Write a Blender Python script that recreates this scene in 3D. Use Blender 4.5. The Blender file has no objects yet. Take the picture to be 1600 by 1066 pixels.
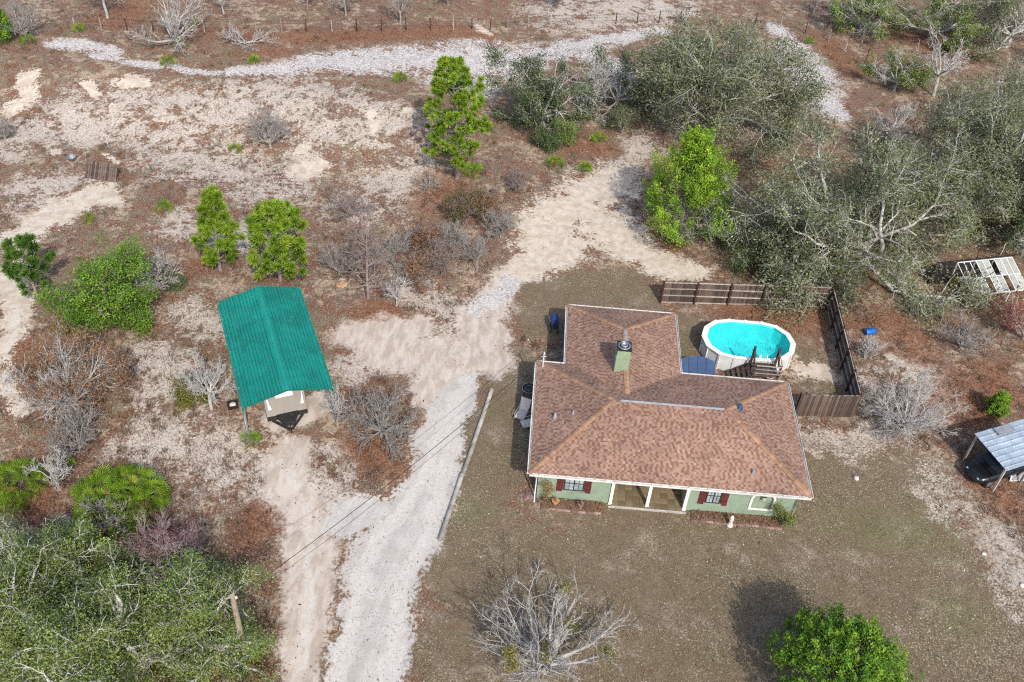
import bpy, math, random
import numpy as np
from mathutils import Matrix, Vector

# ------------------------------------------------------------------ camera, sky, sun, exposure
SC = bpy.context.scene
COL = SC.collection
CAM_H = 40.3
FPX = 1500.0                                     # focal length for a frame 1600 wide
RT = np.array([0.9974169853, 0.0478812924, 0.0535419385])
UP = np.array([-0.0718286666, 0.6648823739, 0.74348643])
FW = np.array([0.0, 0.7454118397, -0.6666042224])
cam = bpy.data.cameras.new('camera'); cam_o = bpy.data.objects.new('camera', cam); COL.objects.link(cam_o)
cam.sensor_fit = 'HORIZONTAL'; cam.sensor_width = 36.0; cam.lens = 36.0 * FPX / 1600.0
cam.clip_start = 0.5; cam.clip_end = 3000
m4 = Matrix.Identity(4)
for i in range(3):
    m4[i][0] = RT[i]; m4[i][1] = UP[i]; m4[i][2] = -FW[i]
m4[2][3] = CAM_H
cam_o.matrix_world = m4
SC.camera = cam_o

SUN_EL = math.radians(43); SH = np.array([-0.33, 0.944])       # direction in which shadows fall
to_sun = Vector((-SH[0]*math.cos(SUN_EL), -SH[1]*math.cos(SUN_EL), math.sin(SUN_EL))).normalized()
world = bpy.data.worlds.new('World'); SC.world = world; world.use_nodes = True
wn = world.node_tree.nodes; wl = world.node_tree.links
sky = wn.new('ShaderNodeTexSky'); sky.sky_type = 'NISHITA'; sky.sun_disc = False
sky.sun_elevation = SUN_EL; sky.sun_rotation = math.atan2(to_sun.x, to_sun.y)
sky.air_density = 1.0; sky.dust_density = 2.5
wn['Background'].inputs['Strength'].default_value = 0.15
wl.new(sky.outputs[0], wn['Background'].inputs['Color'])
sun = bpy.data.lights.new('sun', 'SUN'); sun.energy = 2.6; sun.angle = math.radians(0.6); sun.color = (1.0, 0.945, 0.86)
sun_o = bpy.data.objects.new('sun', sun); COL.objects.link(sun_o)
sun_o.rotation_euler = to_sun.to_track_quat('Z', 'Y').to_euler()
SC.view_settings.view_transform = 'Standard'; SC.view_settings.look = 'None'
SC.view_settings.exposure = 0.45; SC.view_settings.gamma = 1.0
SC.cycles.use_denoising = False; SC.cycles.filter_width = 1.15
SC.cycles.max_bounces = 4; SC.cycles.diffuse_bounces = 2; SC.cycles.use_adaptive_sampling = True; SC.cycles.adaptive_threshold = 0.025; SC.cycles.transparent_max_bounces = 6

# ------------------------------------------------------------------ helpers: picture point -> place on the ground
def G(px, py, h=0.0):
    d = (px-800)/FPX*RT - (py-533)/FPX*UP + FW
    return np.array([0, 0, CAM_H]) + d*(h-CAM_H)/d[2]

def sstep(x, a, b):
    t = np.clip((x-a)/(b-a), 0, 1); return t*t*(3-2*t)

def _hash(ix, iy, s):
    n = (ix.astype(np.int64)*374761393 + iy.astype(np.int64)*668265263 + s*982451653) & 0x7fffffff
    n = ((n ^ (n >> 13))*1274126177) & 0x7fffffff
    return ((n ^ (n >> 16)) & 0xffff)/65535.0

def vnoise(x, y, s=0):
    ix = np.floor(x); iy = np.floor(y); fx = x-ix; fy = y-iy
    fx = fx*fx*(3-2*fx); fy = fy*fy*(3-2*fy)
    a = _hash(ix, iy, s); b = _hash(ix+1, iy, s); c = _hash(ix, iy+1, s); d = _hash(ix+1, iy+1, s)
    return (a*(1-fx)+b*fx)*(1-fy) + (c*(1-fx)+d*fx)*fy

def fbm(x, y, s=0, o=4):
    v = 0; amp = 0.5; tot = 0
    for i in range(o):
        v = v+amp*vnoise(x*2**i+17.3*i, y*2**i-9.1*i, s+i); tot += amp; amp *= 0.55
    return v/tot

def tz(x, y):
    """height of the terrain: flat yard, an eroded bank in the far left, slight swells"""
    x = np.asarray(x, float); y = np.asarray(y, float)
    bank = sstep(y + 0.12*x, 60.5, 70.5)*sstep(-x, 2.0, 9.0)
    z = 1.7*bank
    rough = bank*(1-bank)*4
    z = z + rough*0.55*(fbm(x*0.22, y*0.22, 5, 4)-0.5)
    far = sstep(y, 47, 60)
    leftish = sstep(-x, 3.0, 10.0)
    wild = np.maximum(far, np.maximum(leftish, sstep(x, 22.5, 28)))
    z = z + wild*0.22*(fbm(x*0.13+3, y*0.13, 9, 3)-0.5) + wild*0.10*(fbm(x*0.7, y*0.7, 11, 3)-0.5)
    # flat pads for the carport
    u = (x+13.6)*0.917+(y-40.1)*0.398; v = -(x+13.6)*0.398+(y-40.1)*0.917
    pad = (1-sstep(np.abs(u), 2.9, 4.4))*(1-sstep(np.abs(v), 5.2, 7.5))
    return z*(1-pad)

def T(px, py):
    """the place on the terrain seen at a picture point"""
    z = 0.0
    for _ in range(8):
        p = G(px, py, z); z = float(tz(p[0], p[1]))
    p[2] = z
    return p

def mpp(px, py):
    return float(np.linalg.norm(G(px+1, py)-G(px, py)))

# ------------------------------------------------------------------ helpers: objects
def tag(o, label=None, cat=None, group=None, kind=None):
    if label: o['label'] = label
    if cat: o['category'] = cat
    if group: o['group'] = group
    if kind: o['kind'] = kind
    return o

def empty(name, loc=(0, 0, 0), rz=0.0, label=None, cat=None, group=None):
    o = bpy.data.objects.new(name, None); COL.objects.link(o)
    o.location = loc; o.rotation_euler = (0, 0, rz); o.empty_display_size = 0.3
    return tag(o, label, cat, group)

def link(name, me, parent=None, mat=None, loc=None, rot=None):
    o = bpy.data.objects.new(name, me); COL.objects.link(o)
    if parent is not None: o.parent = parent
    if mat is not None and len(me.materials) == 0: me.materials.append(mat)
    if loc is not None: o.location = loc
    if rot is not None: o.rotation_euler = rot
    return o

def np_mesh(name, V, faces, cols=None, smooth=False):
    """V (n,3); faces: list of int arrays (m,k); cols: (n,3) or (n,4) point colours named Col"""
    me = bpy.data.meshes.new(name)
    V = np.ascontiguousarray(V, dtype=np.float32)
    faces = [np.asarray(f, dtype=np.int32) for f in faces if len(f)]
    nl = sum(f.size for f in faces); npoly = sum(len(f) for f in faces)
    me.vertices.add(len(V)); me.vertices.foreach_set('co', V.ravel())
    me.loops.add(nl); me.loops.foreach_set('vertex_index', np.concatenate([f.ravel() for f in faces]))
    tot = np.concatenate([np.full(len(f), f.shape[1], dtype=np.int32) for f in faces])
    st = np.concatenate([[0], np.cumsum(tot)[:-1]]).astype(np.int32)
    me.polygons.add(npoly); me.polygons.foreach_set('loop_start', st); me.polygons.foreach_set('loop_total', tot)
    me.polygons.foreach_set('use_smooth', np.full(npoly, bool(smooth)))
    me.update(calc_edges=True)
    if cols is not None:
        c = np.ones((len(V), 4), dtype=np.float32); cols = np.asarray(cols, dtype=np.float32); c[:, :cols.shape[1]] = cols
        at = me.color_attributes.new('Col', 'FLOAT_COLOR', 'POINT'); at.data.foreach_set('color', c.ravel())
    return me

class MB:
    """collects boxes, bars, tubes and prisms and links them as one mesh object"""
    def __init__(s): s.v = []; s.f = []; s.smooth = set()
    def add(s, vs, fs, smooth=False):
        b = len(s.v); s.v += [tuple(map(float, p)) for p in vs]
        for f in fs:
            if smooth: s.smooth.add(len(s.f))
            s.f.append([b+i for i in f])
        return s
    def box(s, x0, x1, y0, y1, z0, z1):
        return s.add([(x0, y0, z0), (x1, y0, z0), (x1, y1, z0), (x0, y1, z0), (x0, y0, z1), (x1, y0, z1), (x1, y1, z1), (x0, y1, z1)],
                     [(3, 2, 1, 0), (4, 5, 6, 7), (0, 1, 5, 4), (1, 2, 6, 5), (2, 3, 7, 6), (3, 0, 4, 7)])
    def bar(s, a, b, w, h, up=(0, 0, 1)):
        a = np.array(a, float); b = np.array(b, float); d = b-a; d /= np.linalg.norm(d)
        u = np.array(up, float)
        if abs(d@u) > 0.98: u = np.array([1.0, 0, 0])
        r = np.cross(d, u); r /= np.linalg.norm(r); u = np.cross(r, d)
        vs = [p+r*sx*w/2+u*sz*h/2 for p in (a, b) for sx, sz in ((-1, -1), (1, -1), (1, 1), (-1, 1))]
        return s.add(vs, [(0, 1, 2, 3), (7, 6, 5, 4), (0, 4, 5, 1), (1, 5, 6, 2), (2, 6, 7, 3), (3, 7, 4, 0)])
    def tube(s, pts, r, n=8, close=False, caps=True):
        pts = [np.array(p, float) for p in pts]; m = len(pts)
        rr = r if hasattr(r, '__len__') else [r]*m
        vs = []; prev = None
        for i, p in enumerate(pts):
            if close: d = pts[(i+1) % m]-pts[i-1]
            else: d = pts[min(i+1, m-1)]-pts[max(i-1, 0)]
            d = d/np.linalg.norm(d)
            if prev is None:
                a = np.array([0, 0, 1.0]) if abs(d[2]) < 0.9 else np.array([1.0, 0, 0])
            else: a = prev
            x = a-d*(a@d); x /= np.linalg.norm(x); y = np.cross(d, x); prev = x
            for k in range(n):
                t = 2*math.pi*k/n; vs.append(p+(x*math.cos(t)+y*math.sin(t))*rr[i])
        fs = []
        for i in range(m if close else m-1):
            j = (i+1) % m
            for k in range(n):
                l = (k+1) % n; fs.append((i*n+k, i*n+l, j*n+l, j*n+k))
        s.add(vs, fs, True)
        if caps and not close:
            s.add(vs[:n], [list(range(n))[::-1]]); s.add(vs[-n:], [list(range(n))])
        return s
    def prism(s, poly, a0, a1, axis=1):
        """poly in the two other axes, swept along axis from a0 to a1"""
        def P(q, a):
            q = list(q); q.insert(axis, a); return q
        n = len(poly)
        vs = [P(q, a0) for q in poly]+[P(q, a1) for q in poly]
        fs = [list(range(n)), list(range(2*n-1, n-1, -1))]
        for i in range(n):
            j = (i+1) % n; fs.append((i, i+n, j+n, j))
        return s.add(vs, fs)
    def lathe(s, prof, n=16, c=(0, 0, 0)):
        vs = []
        for r, z in prof:
            for k in range(n):
                t = 2*math.pi*k/n; vs.append((c[0]+r*math.cos(t), c[1]+r*math.sin(t), c[2]+z))
        fs = []
        for i in range(len(prof)-1):
            for k in range(n):
                l = (k+1) % n; fs.append((i*n+k, i*n+l, (i+1)*n+l, (i+1)*n+k))
        s.add(vs, fs, True)
        b = len(s.v)-len(vs)
        if prof[0][0] > 1e-4: s.f.append([b+k for k in range(n)][::-1])
        if prof[-1][0] > 1e-4: s.f.append([b+(len(prof)-1)*n+k for k in range(n)])
        return s
    def mesh(s, name):
        me = bpy.data.meshes.new(name); me.from_pydata(s.v, [], s.f)
        fl = np.zeros(len(s.f), dtype=bool); fl[list(s.smooth)] = True
        me.polygons.foreach_set('use_smooth', fl)
        import bmesh
        bm = bmesh.new(); bm.from_mesh(me); bmesh.ops.recalc_face_normals(bm, faces=bm.faces); bm.to_mesh(me); bm.free()
        me.update(); return me
    def build(s, name, mat, parent=None, loc=None, rot=None):
        return link(name, s.mesh(name), parent, mat, loc, rot)

def bx(name, mat, parent, *a): return MB().box(*a).build(name, mat, parent)

# ------------------------------------------------------------------ helpers: materials
class NT:
    def __init__(s, name):
        s.m = bpy.data.materials.new(name); s.m.use_nodes = True
        s.t = s.m.node_tree; s.n = s.t.nodes; s.bsdf = s.n['Principled BSDF']; s.out = s.n['Material Output']
    def new(s, typ, **kw):
        nd = s.n.new(typ)
        for k, v in kw.items(): setattr(nd, k, v)
        return nd
    def link(s, a, b): s.t.links.new(a, b); return b
    def setin(s, sock, v):
        if hasattr(v, 'links') or isinstance(v, bpy.types.NodeSocket): s.t.links.new(v, sock)
        elif isinstance(v, (tuple, list)) and len(v) == 3 and sock.type == 'RGBA': sock.default_value = (*v, 1)
        else: sock.default_value = v
    def pos(s, obj=False):
        if obj: return s.new('ShaderNodeTexCoord').outputs['Object']
        return s.new('ShaderNodeNewGeometry').outputs['Position']
    def noise(s, scale, detail=5, rough=0.6, vec=None, dist=0.0, stretch=None):
        v = vec if vec is not None else s.pos()
        if stretch:
            mp = s.new('ShaderNodeMapping'); mp.inputs['Scale'].default_value = stretch; s.link(v, mp.inputs['Vector']); v = mp.outputs[0]
        nd = s.new('ShaderNodeTexNoise'); s.link(v, nd.inputs['Vector'])
        nd.inputs['Scale'].default_value = scale; nd.inputs['Detail'].default_value = detail
        nd.inputs['Roughness'].default_value = rough; nd.inputs['Distortion'].default_value = dist
        return nd.outputs['Fac']
    def vor(s, scale, vec=None, feature='F1'):
        nd = s.new('ShaderNodeTexVoronoi', feature=feature); s.link(vec if vec is not None else s.pos(), nd.inputs['Vector'])
        nd.inputs['Scale'].default_value = scale; return nd
    def math(s, op, a, b=0.0, c=None, clamp=False):
        nd = s.new('ShaderNodeMath', operation=op, use_clamp=clamp)
        s.setin(nd.inputs[0], a); s.setin(nd.inputs[1], b)
        if c is not None: s.setin(nd.inputs[2], c)
        return nd.outputs[0]
    def ramp(s, v, a, b, lo=0.0, hi=1.0):
        nd = s.new('ShaderNodeMapRange', interpolation_type='SMOOTHSTEP')
        s.setin(nd.inputs['Value'], v); nd.inputs['From Min'].default_value = a; nd.inputs['From Max'].default_value = b
        nd.inputs['To Min'].default_value = lo; nd.inputs['To Max'].default_value = hi
        return nd.outputs[0]
    def mix(s, f, a, b, mode='MIX'):
        nd = s.new('ShaderNodeMix', data_type='RGBA', blend_type=mode)
        s.setin(nd.inputs[0], f); s.setin(nd.inputs[6], a); s.setin(nd.inputs[7], b)
        return nd.outputs[2]
    def bump(s, h, strength=0.4, dist=0.02):
        nd = s.new('ShaderNodeBump'); nd.inputs['Strength'].default_value = strength; nd.inputs['Distance'].default_value = dist
        s.link(h, nd.inputs['Height']); s.link(nd.outputs[0], s.bsdf.inputs['Normal'])
    def attr(s, name):
        return s.new('ShaderNodeAttribute', attribute_name=name)
    def base(s, c): s.setin(s.bsdf.inputs['Base Color'], c)
    def rough(s, v): s.setin(s.bsdf.inputs['Roughness'], v)

def pm(name, c1, c2, scale=3.0, rough=0.6, metal=0.0, bump=0.0, bscale=None, rnd=0.12, dirt=None, spec=None, stretch=None):
    """two shades of one surface mixed by noise, with a little change of value from piece to piece"""
    t = NT(name); p = t.pos(True)
    f = t.ramp(t.noise(scale, 6, 0.65, p, stretch=stretch), 0.32, 0.68)
    c = t.mix(f, c1, c2)
    if dirt is not None:
        c = t.mix(t.ramp(t.noise(scale*0.37, 7, 0.75, p), 0.5, 0.72, 0, 0.75), c, dirt)
    if rnd:
        oi = t.new('ShaderNodeObjectInfo')
        k = t.ramp(oi.outputs['Random'], 0, 1, 1-rnd, 1+rnd)
        hv = t.new('ShaderNodeHueSaturation'); t.link(k, hv.inputs['Value']); t.link(c, hv.inputs['Color']); c = hv.outputs[0]
    t.base(c); t.rough(rough); t.bsdf.inputs['Metallic'].default_value = metal
    if spec is not None: t.bsdf.inputs['Specular IOR Level'].default_value = spec
    if bump: t.bump(t.noise(bscale or scale*4, 6, 0.7, p, stretch=stretch), bump)
    return t.m

def leaf_mat(name, trans=0.3, rough=0.55):
    t = NT(name); c = t.attr('Col').outputs['Color']
    t.base(c); t.rough(rough); t.bsdf.inputs['Specular IOR Level'].default_value = 0.25
    if trans:
        tr = t.new('ShaderNodeBsdfTranslucent'); t.link(c, tr.inputs['Color'])
        mx = t.new('ShaderNodeMixShader'); mx.inputs[0].default_value = trans
        t.link(t.bsdf.outputs[0], mx.inputs[1]); t.link(tr.outputs[0], mx.inputs[2]); t.link(mx.outputs[0], t.out.inputs['Surface'])
    return t.m

def srgb(r, g, b, k=1.0):
    f = lambda v: ((v/255)/12.92 if v/255 <= 0.04045 else ((v/255+0.055)/1.055)**2.4)*k
    return (f(r), f(g), f(b))

M = {}
def setup_materials():
    M['stucco'] = pm('sage_stucco', (0.235, 0.315, 0.235), (0.27, 0.35, 0.262), 2.0, 0.85, bump=0.25, bscale=60, rnd=0, dirt=(0.17, 0.215, 0.15))
    M['white'] = pm('white_paint', (0.72, 0.71, 0.68), (0.8, 0.79, 0.77), 4, 0.5, rnd=0.05, dirt=(0.5, 0.47, 0.42))
    M['gutter'] = pm('gutter_white', (0.62, 0.61, 0.585), (0.74, 0.73, 0.71), 2, 0.4, rnd=0.05, dirt=(0.36, 0.33, 0.29))
    M['maroon'] = pm('maroon_paint', (0.10, 0.016, 0.016), (0.13, 0.024, 0.022), 5, 0.55, rnd=0.1)
    M['black_frame'] = pm('dark_frame', (0.02, 0.022, 0.024), (0.03, 0.032, 0.034), 5, 0.4)
    M['soffit'] = pm('soffit', (0.5, 0.49, 0.45), (0.56, 0.55, 0.51), 3, 0.7)
    M['deck'] = pm('roof_deck', (0.11, 0.07, 0.05), (0.14, 0.09, 0.065), 6, 0.9)
    M['tile'] = pm('porch_tile', (0.15, 0.115, 0.065), (0.225, 0.175, 0.105), 2.4, 0.7, rnd=0.25, dirt=(0.13, 0.10, 0.06), bump=0.2)
    M['concrete'] = pm('concrete', (0.36, 0.34, 0.31), (0.46, 0.44, 0.41), 2, 0.9, bump=0.3, dirt=(0.22, 0.2, 0.17))
    M['galv'] = pm('galvanised', (0.34, 0.37, 0.40), (0.46, 0.49, 0.52), 2.5, 0.42, metal=0.7, rnd=0.1)
    M['chim'] = pm('chimney_siding', (0.22, 0.29, 0.185), (0.26, 0.335, 0.22), 2.0, 0.8, bump=0.2, bscale=40, rnd=0)
    M['lead'] = pm('lead_grey', (0.22, 0.23, 0.25), (0.32, 0.33, 0.35), 4, 0.5, rnd=0.1)
    M['black'] = pm('black_metal', (0.012, 0.012, 0.013), (0.03, 0.03, 0.032), 6, 0.5)
    M['navy'] = pm('navy_cover', (0.012, 0.03, 0.12), (0.02, 0.045, 0.17), 5, 0.6)
    M['blue'] = pm('blue_metal', (0.012, 0.048, 0.135), (0.02, 0.065, 0.17), 3, 0.65, rnd=0.12)
    M['bluedrum'] = pm('blue_plastic', (0.01, 0.11, 0.42), (0.02, 0.16, 0.52), 3, 0.4)
    M['red'] = pm('red_plastic', (0.45, 0.01, 0.05), (0.5, 0.02, 0.06), 3, 0.4)
    M['teal'] = pm('teal_sheet_metal', (0.006, 0.235, 0.19), (0.013, 0.27, 0.22), 0.7, 0.42, rnd=0.06, dirt=(0.012, 0.20, 0.165), spec=0.4)
    M['tealtrim'] = pm('teal_trim', (0.004, 0.13, 0.11), (0.008, 0.16, 0.13), 0.9, 0.4, rnd=0.05)
    M['beige_rv'] = pm('trailer_beige', (0.20, 0.175, 0.15), (0.235, 0.21, 0.18), 1.5, 0.35, rnd=0.02)
    M['white_rv'] = pm('trailer_white', (0.72, 0.71, 0.69), (0.78, 0.77, 0.75), 2, 0.3, rnd=0.02, dirt=(0.55, 0.53, 0.5))
    M['fence'] = pm('weathered_plank', (0.055, 0.035, 0.027), (0.135, 0.098, 0.078), 3.5, 0.9, rnd=0.45, stretch=(6, 6, 0.5), bump=0.3, dirt=(0.20, 0.17, 0.15))
    M['fencepost'] = pm('fence_post_wood', (0.045, 0.02, 0.014), (0.08, 0.035, 0.024), 5, 0.9, rnd=0.3)
    M['rail'] = pm('pale_rail', (0.30, 0.25, 0.215), (0.44, 0.38, 0.33), 4, 0.9, rnd=0.2)
    M['greywood'] = pm('grey_timber', (0.27, 0.25, 0.22), (0.44, 0.42, 0.38), 2.2, 0.95, rnd=0.2, bump=0.4, dirt=(0.12, 0.105, 0.085))
    M['deckwood'] = pm('pool_deck_wood', (0.055, 0.038, 0.03), (0.10, 0.07, 0.055), 4, 0.85, rnd=0.3)
    M['polewood'] = pm('pole_wood', (0.26, 0.21, 0.15), (0.40, 0.34, 0.26), 3, 0.9, rnd=0, stretch=(5, 5, 0.6), dirt=(0.15, 0.12, 0.09))
    M['poolwall'] = pm('pool_wall', (0.60, 0.62, 0.63), (0.70, 0.72, 0.73), 2.0, 0.45, rnd=0.06, dirt=(0.45, 0.47, 0.48))
    M['wire'] = pm('cable', (0.02, 0.02, 0.022), (0.035, 0.035, 0.035), 3, 0.6)
    M['brick'] = pm('loose_brick', (0.22, 0.12, 0.11), (0.36, 0.26, 0.24), 6, 0.9, rnd=0.35)
    M['terracotta'] = pm('terracotta', (0.50, 0.28, 0.15), (0.60, 0.38, 0.22), 4, 0.8)
    M['stone_white'] = pm('white_stone', (0.6, 0.52, 0.47), (0.75, 0.68, 0.62), 5, 0.8, rnd=0.15)
    M['mulch'] = pm('leaf_mulch', (0.11, 0.066, 0.042), (0.19, 0.12, 0.08), 9, 0.95, bump=0.8, bscale=30, rnd=0)
    M['ply'] = pm('weathered_plywood', (0.30, 0.21, 0.09), (0.36, 0.26, 0.13), 3, 0.85)
    M['clearpanel'] = pm('milky_panel', (0.34, 0.36, 0.32), (0.44, 0.45, 0.40), 3, 0.4, rnd=0.12, dirt=(0.25, 0.24, 0.2))
    M['tin'] = pm('tin_roof', (0.38, 0.45, 0.52), (0.52, 0.60, 0.67), 1.6, 0.38, metal=0.35, rnd=0.06, dirt=(0.30, 0.34, 0.38))
    M['carpaint'] = pm('black_car_paint', (0.006, 0.007, 0.009), (0.012, 0.013, 0.016), 2, 0.16, rnd=0)
    M['rubber'] = pm('rubber', (0.014, 0.014, 0.014), (0.025, 0.025, 0.025), 6, 0.85)
    M['chairfab'] = pm('chair_sling', (0.55, 0.50, 0.49), (0.62, 0.57, 0.55), 8, 0.7)
    M['bark_grey'] = pm('grey_bark', (0.21, 0.195, 0.18), (0.37, 0.35, 0.325), 3.0, 0.95, rnd=0.1, dirt=(0.12, 0.105, 0.09))
    M['bark_pale'] = pm('pale_bark', (0.34, 0.325, 0.305), (0.52, 0.50, 0.475), 3.0, 0.95, rnd=0.08, dirt=(0.19, 0.175, 0.16))
    M['bark_oak'] = pm('lichen_bark', (0.33, 0.325, 0.295), (0.52, 0.51, 0.475), 2.6, 0.95, rnd=0.08, dirt=(0.14, 0.13, 0.105))
    M['bark_brown'] = pm('brown_twigs', (0.17, 0.125, 0.11), (0.29, 0.235, 0.215), 3.0, 0.95, rnd=0.1)
    M['bark_pink'] = pm('pinkish_twigs', (0.28, 0.20, 0.20), (0.38, 0.31, 0.305), 3.0, 0.95, rnd=0.1)
    M['bark_pine'] = pm('pine_bark', (0.19, 0.165, 0.155), (0.33, 0.295, 0.28), 5.0, 0.95, rnd=0.1)
    M['leaf'] = leaf_mat('leaf', 0.28)
    M['needle'] = leaf_mat('needle', 0.30, 0.5)
    M['dry'] = leaf_mat('dry_plant', 0.12, 0.9)
    # glass of the house windows: dark room behind pale blinds
    t = NT('window_glass'); p = t.pos(True)
    t.base(t.mix(t.ramp(t.noise(3, 3, 0.5, p), 0.35, 0.65), (0.22, 0.28, 0.30), (0.42, 0.50, 0.53))); t.rough(0.06)
    t.bsdf.inputs['Specular IOR Level'].default_value = 0.8; M['glass'] = t.m
    t = NT('dark_glass'); t.base((0.012, 0.016, 0.02)); t.rough(0.05); M['darkglass'] = t.m
    # shingles: colour of each tab from the mesh, granules on top
    t = NT('shingle'); c = t.attr('Col').outputs['Color']; p = t.pos(True)
    g = t.ramp(t.noise(30, 2, 0.8, p), 0.3, 0.7, 0.85, 1.15)
    st = t.ramp(t.noise(0.45, 5, 0.65, p), 0.36, 0.66, 0.84, 1.1)
    c = t.mix(1.0, c, t.math('MULTIPLY', g, st), 'MULTIPLY'); t.base(c); t.rough(0.92)
    t.bump(t.noise(40, 2, 0.7, p), 0.15, 0.004); M['shingle'] = t.m
    t = NT('ribbed_teal'); c = t.attr('Col').outputs['Color']; p = t.pos(True)
    f = t.ramp(t.noise(0.8, 6, 0.65, p), 0.34, 0.68, 0.80, 1.12)
    oi = t.new('ShaderNodeObjectInfo'); f = t.math('MULTIPLY', f, t.ramp(oi.outputs['Random'], 0, 1, 0.95, 1.05))
    f = t.math('MULTIPLY', f, t.ramp(t.noise(1.0, 5, 0.7, p, stretch=(8, 0.4, 1)), 0.35, 0.65, 0.86, 1.06))
    cc = t.mix(1.0, c, f, 'MULTIPLY'); cc = t.mix(t.ramp(t.noise(2.6, 7, 0.75, p), 0.56, 0.74, 0, 0.35), cc, (0.07, 0.20, 0.17)); t.base(cc); t.rough(0.42); t.bsdf.inputs['Specular IOR Level'].default_value = 0.4; M['tealrib'] = t.m
    # pool water over a pale turquoise liner
    t = NT('pool_liner'); p = t.pos(True)
    t.base(t.mix(t.ramp(t.noise(1.3, 4, 0.5, p), 0.3, 0.7), (0.07, 0.78, 0.80), (0.12, 0.86, 0.87))); t.rough(0.5); M['liner'] = t.m
    t = NT('pool_water'); p = t.pos(True)
    t.base((0.80, 0.985, 0.985)); t.rough(0.03); t.bsdf.inputs['IOR'].default_value = 1.33
    tr = t.new('ShaderNodeBsdfTransparent'); tr.inputs['Color'].default_value = (0.74, 0.99, 0.99, 1)
    gl = t.new('ShaderNodeBsdfGlossy'); gl.inputs['Roughness'].default_value = 0.05
    fr = t.new('ShaderNodeFresnel'); fr.inputs['IOR'].default_value = 1.33
    bp = t.new('ShaderNodeBump'); bp.inputs['Strength'].default_value = 0.08; bp.inputs['Distance'].default_value = 0.04
    t.link(t.noise(2.5, 2, 0.5, p), bp.inputs['Height']); t.link(bp.outputs[0], gl.inputs['Normal']); t.link(bp.outputs[0], fr.inputs['Normal'])
    mx = t.new('ShaderNodeMixShader'); t.link(fr.outputs[0], mx.inputs[0]); t.link(tr.outputs[0], mx.inputs[1]); t.link(gl.outputs[0], mx.inputs[2])
    t.link(mx.outputs[0], t.out.inputs['Surface']); M['water'] = t.m
setup_materials()
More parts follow.
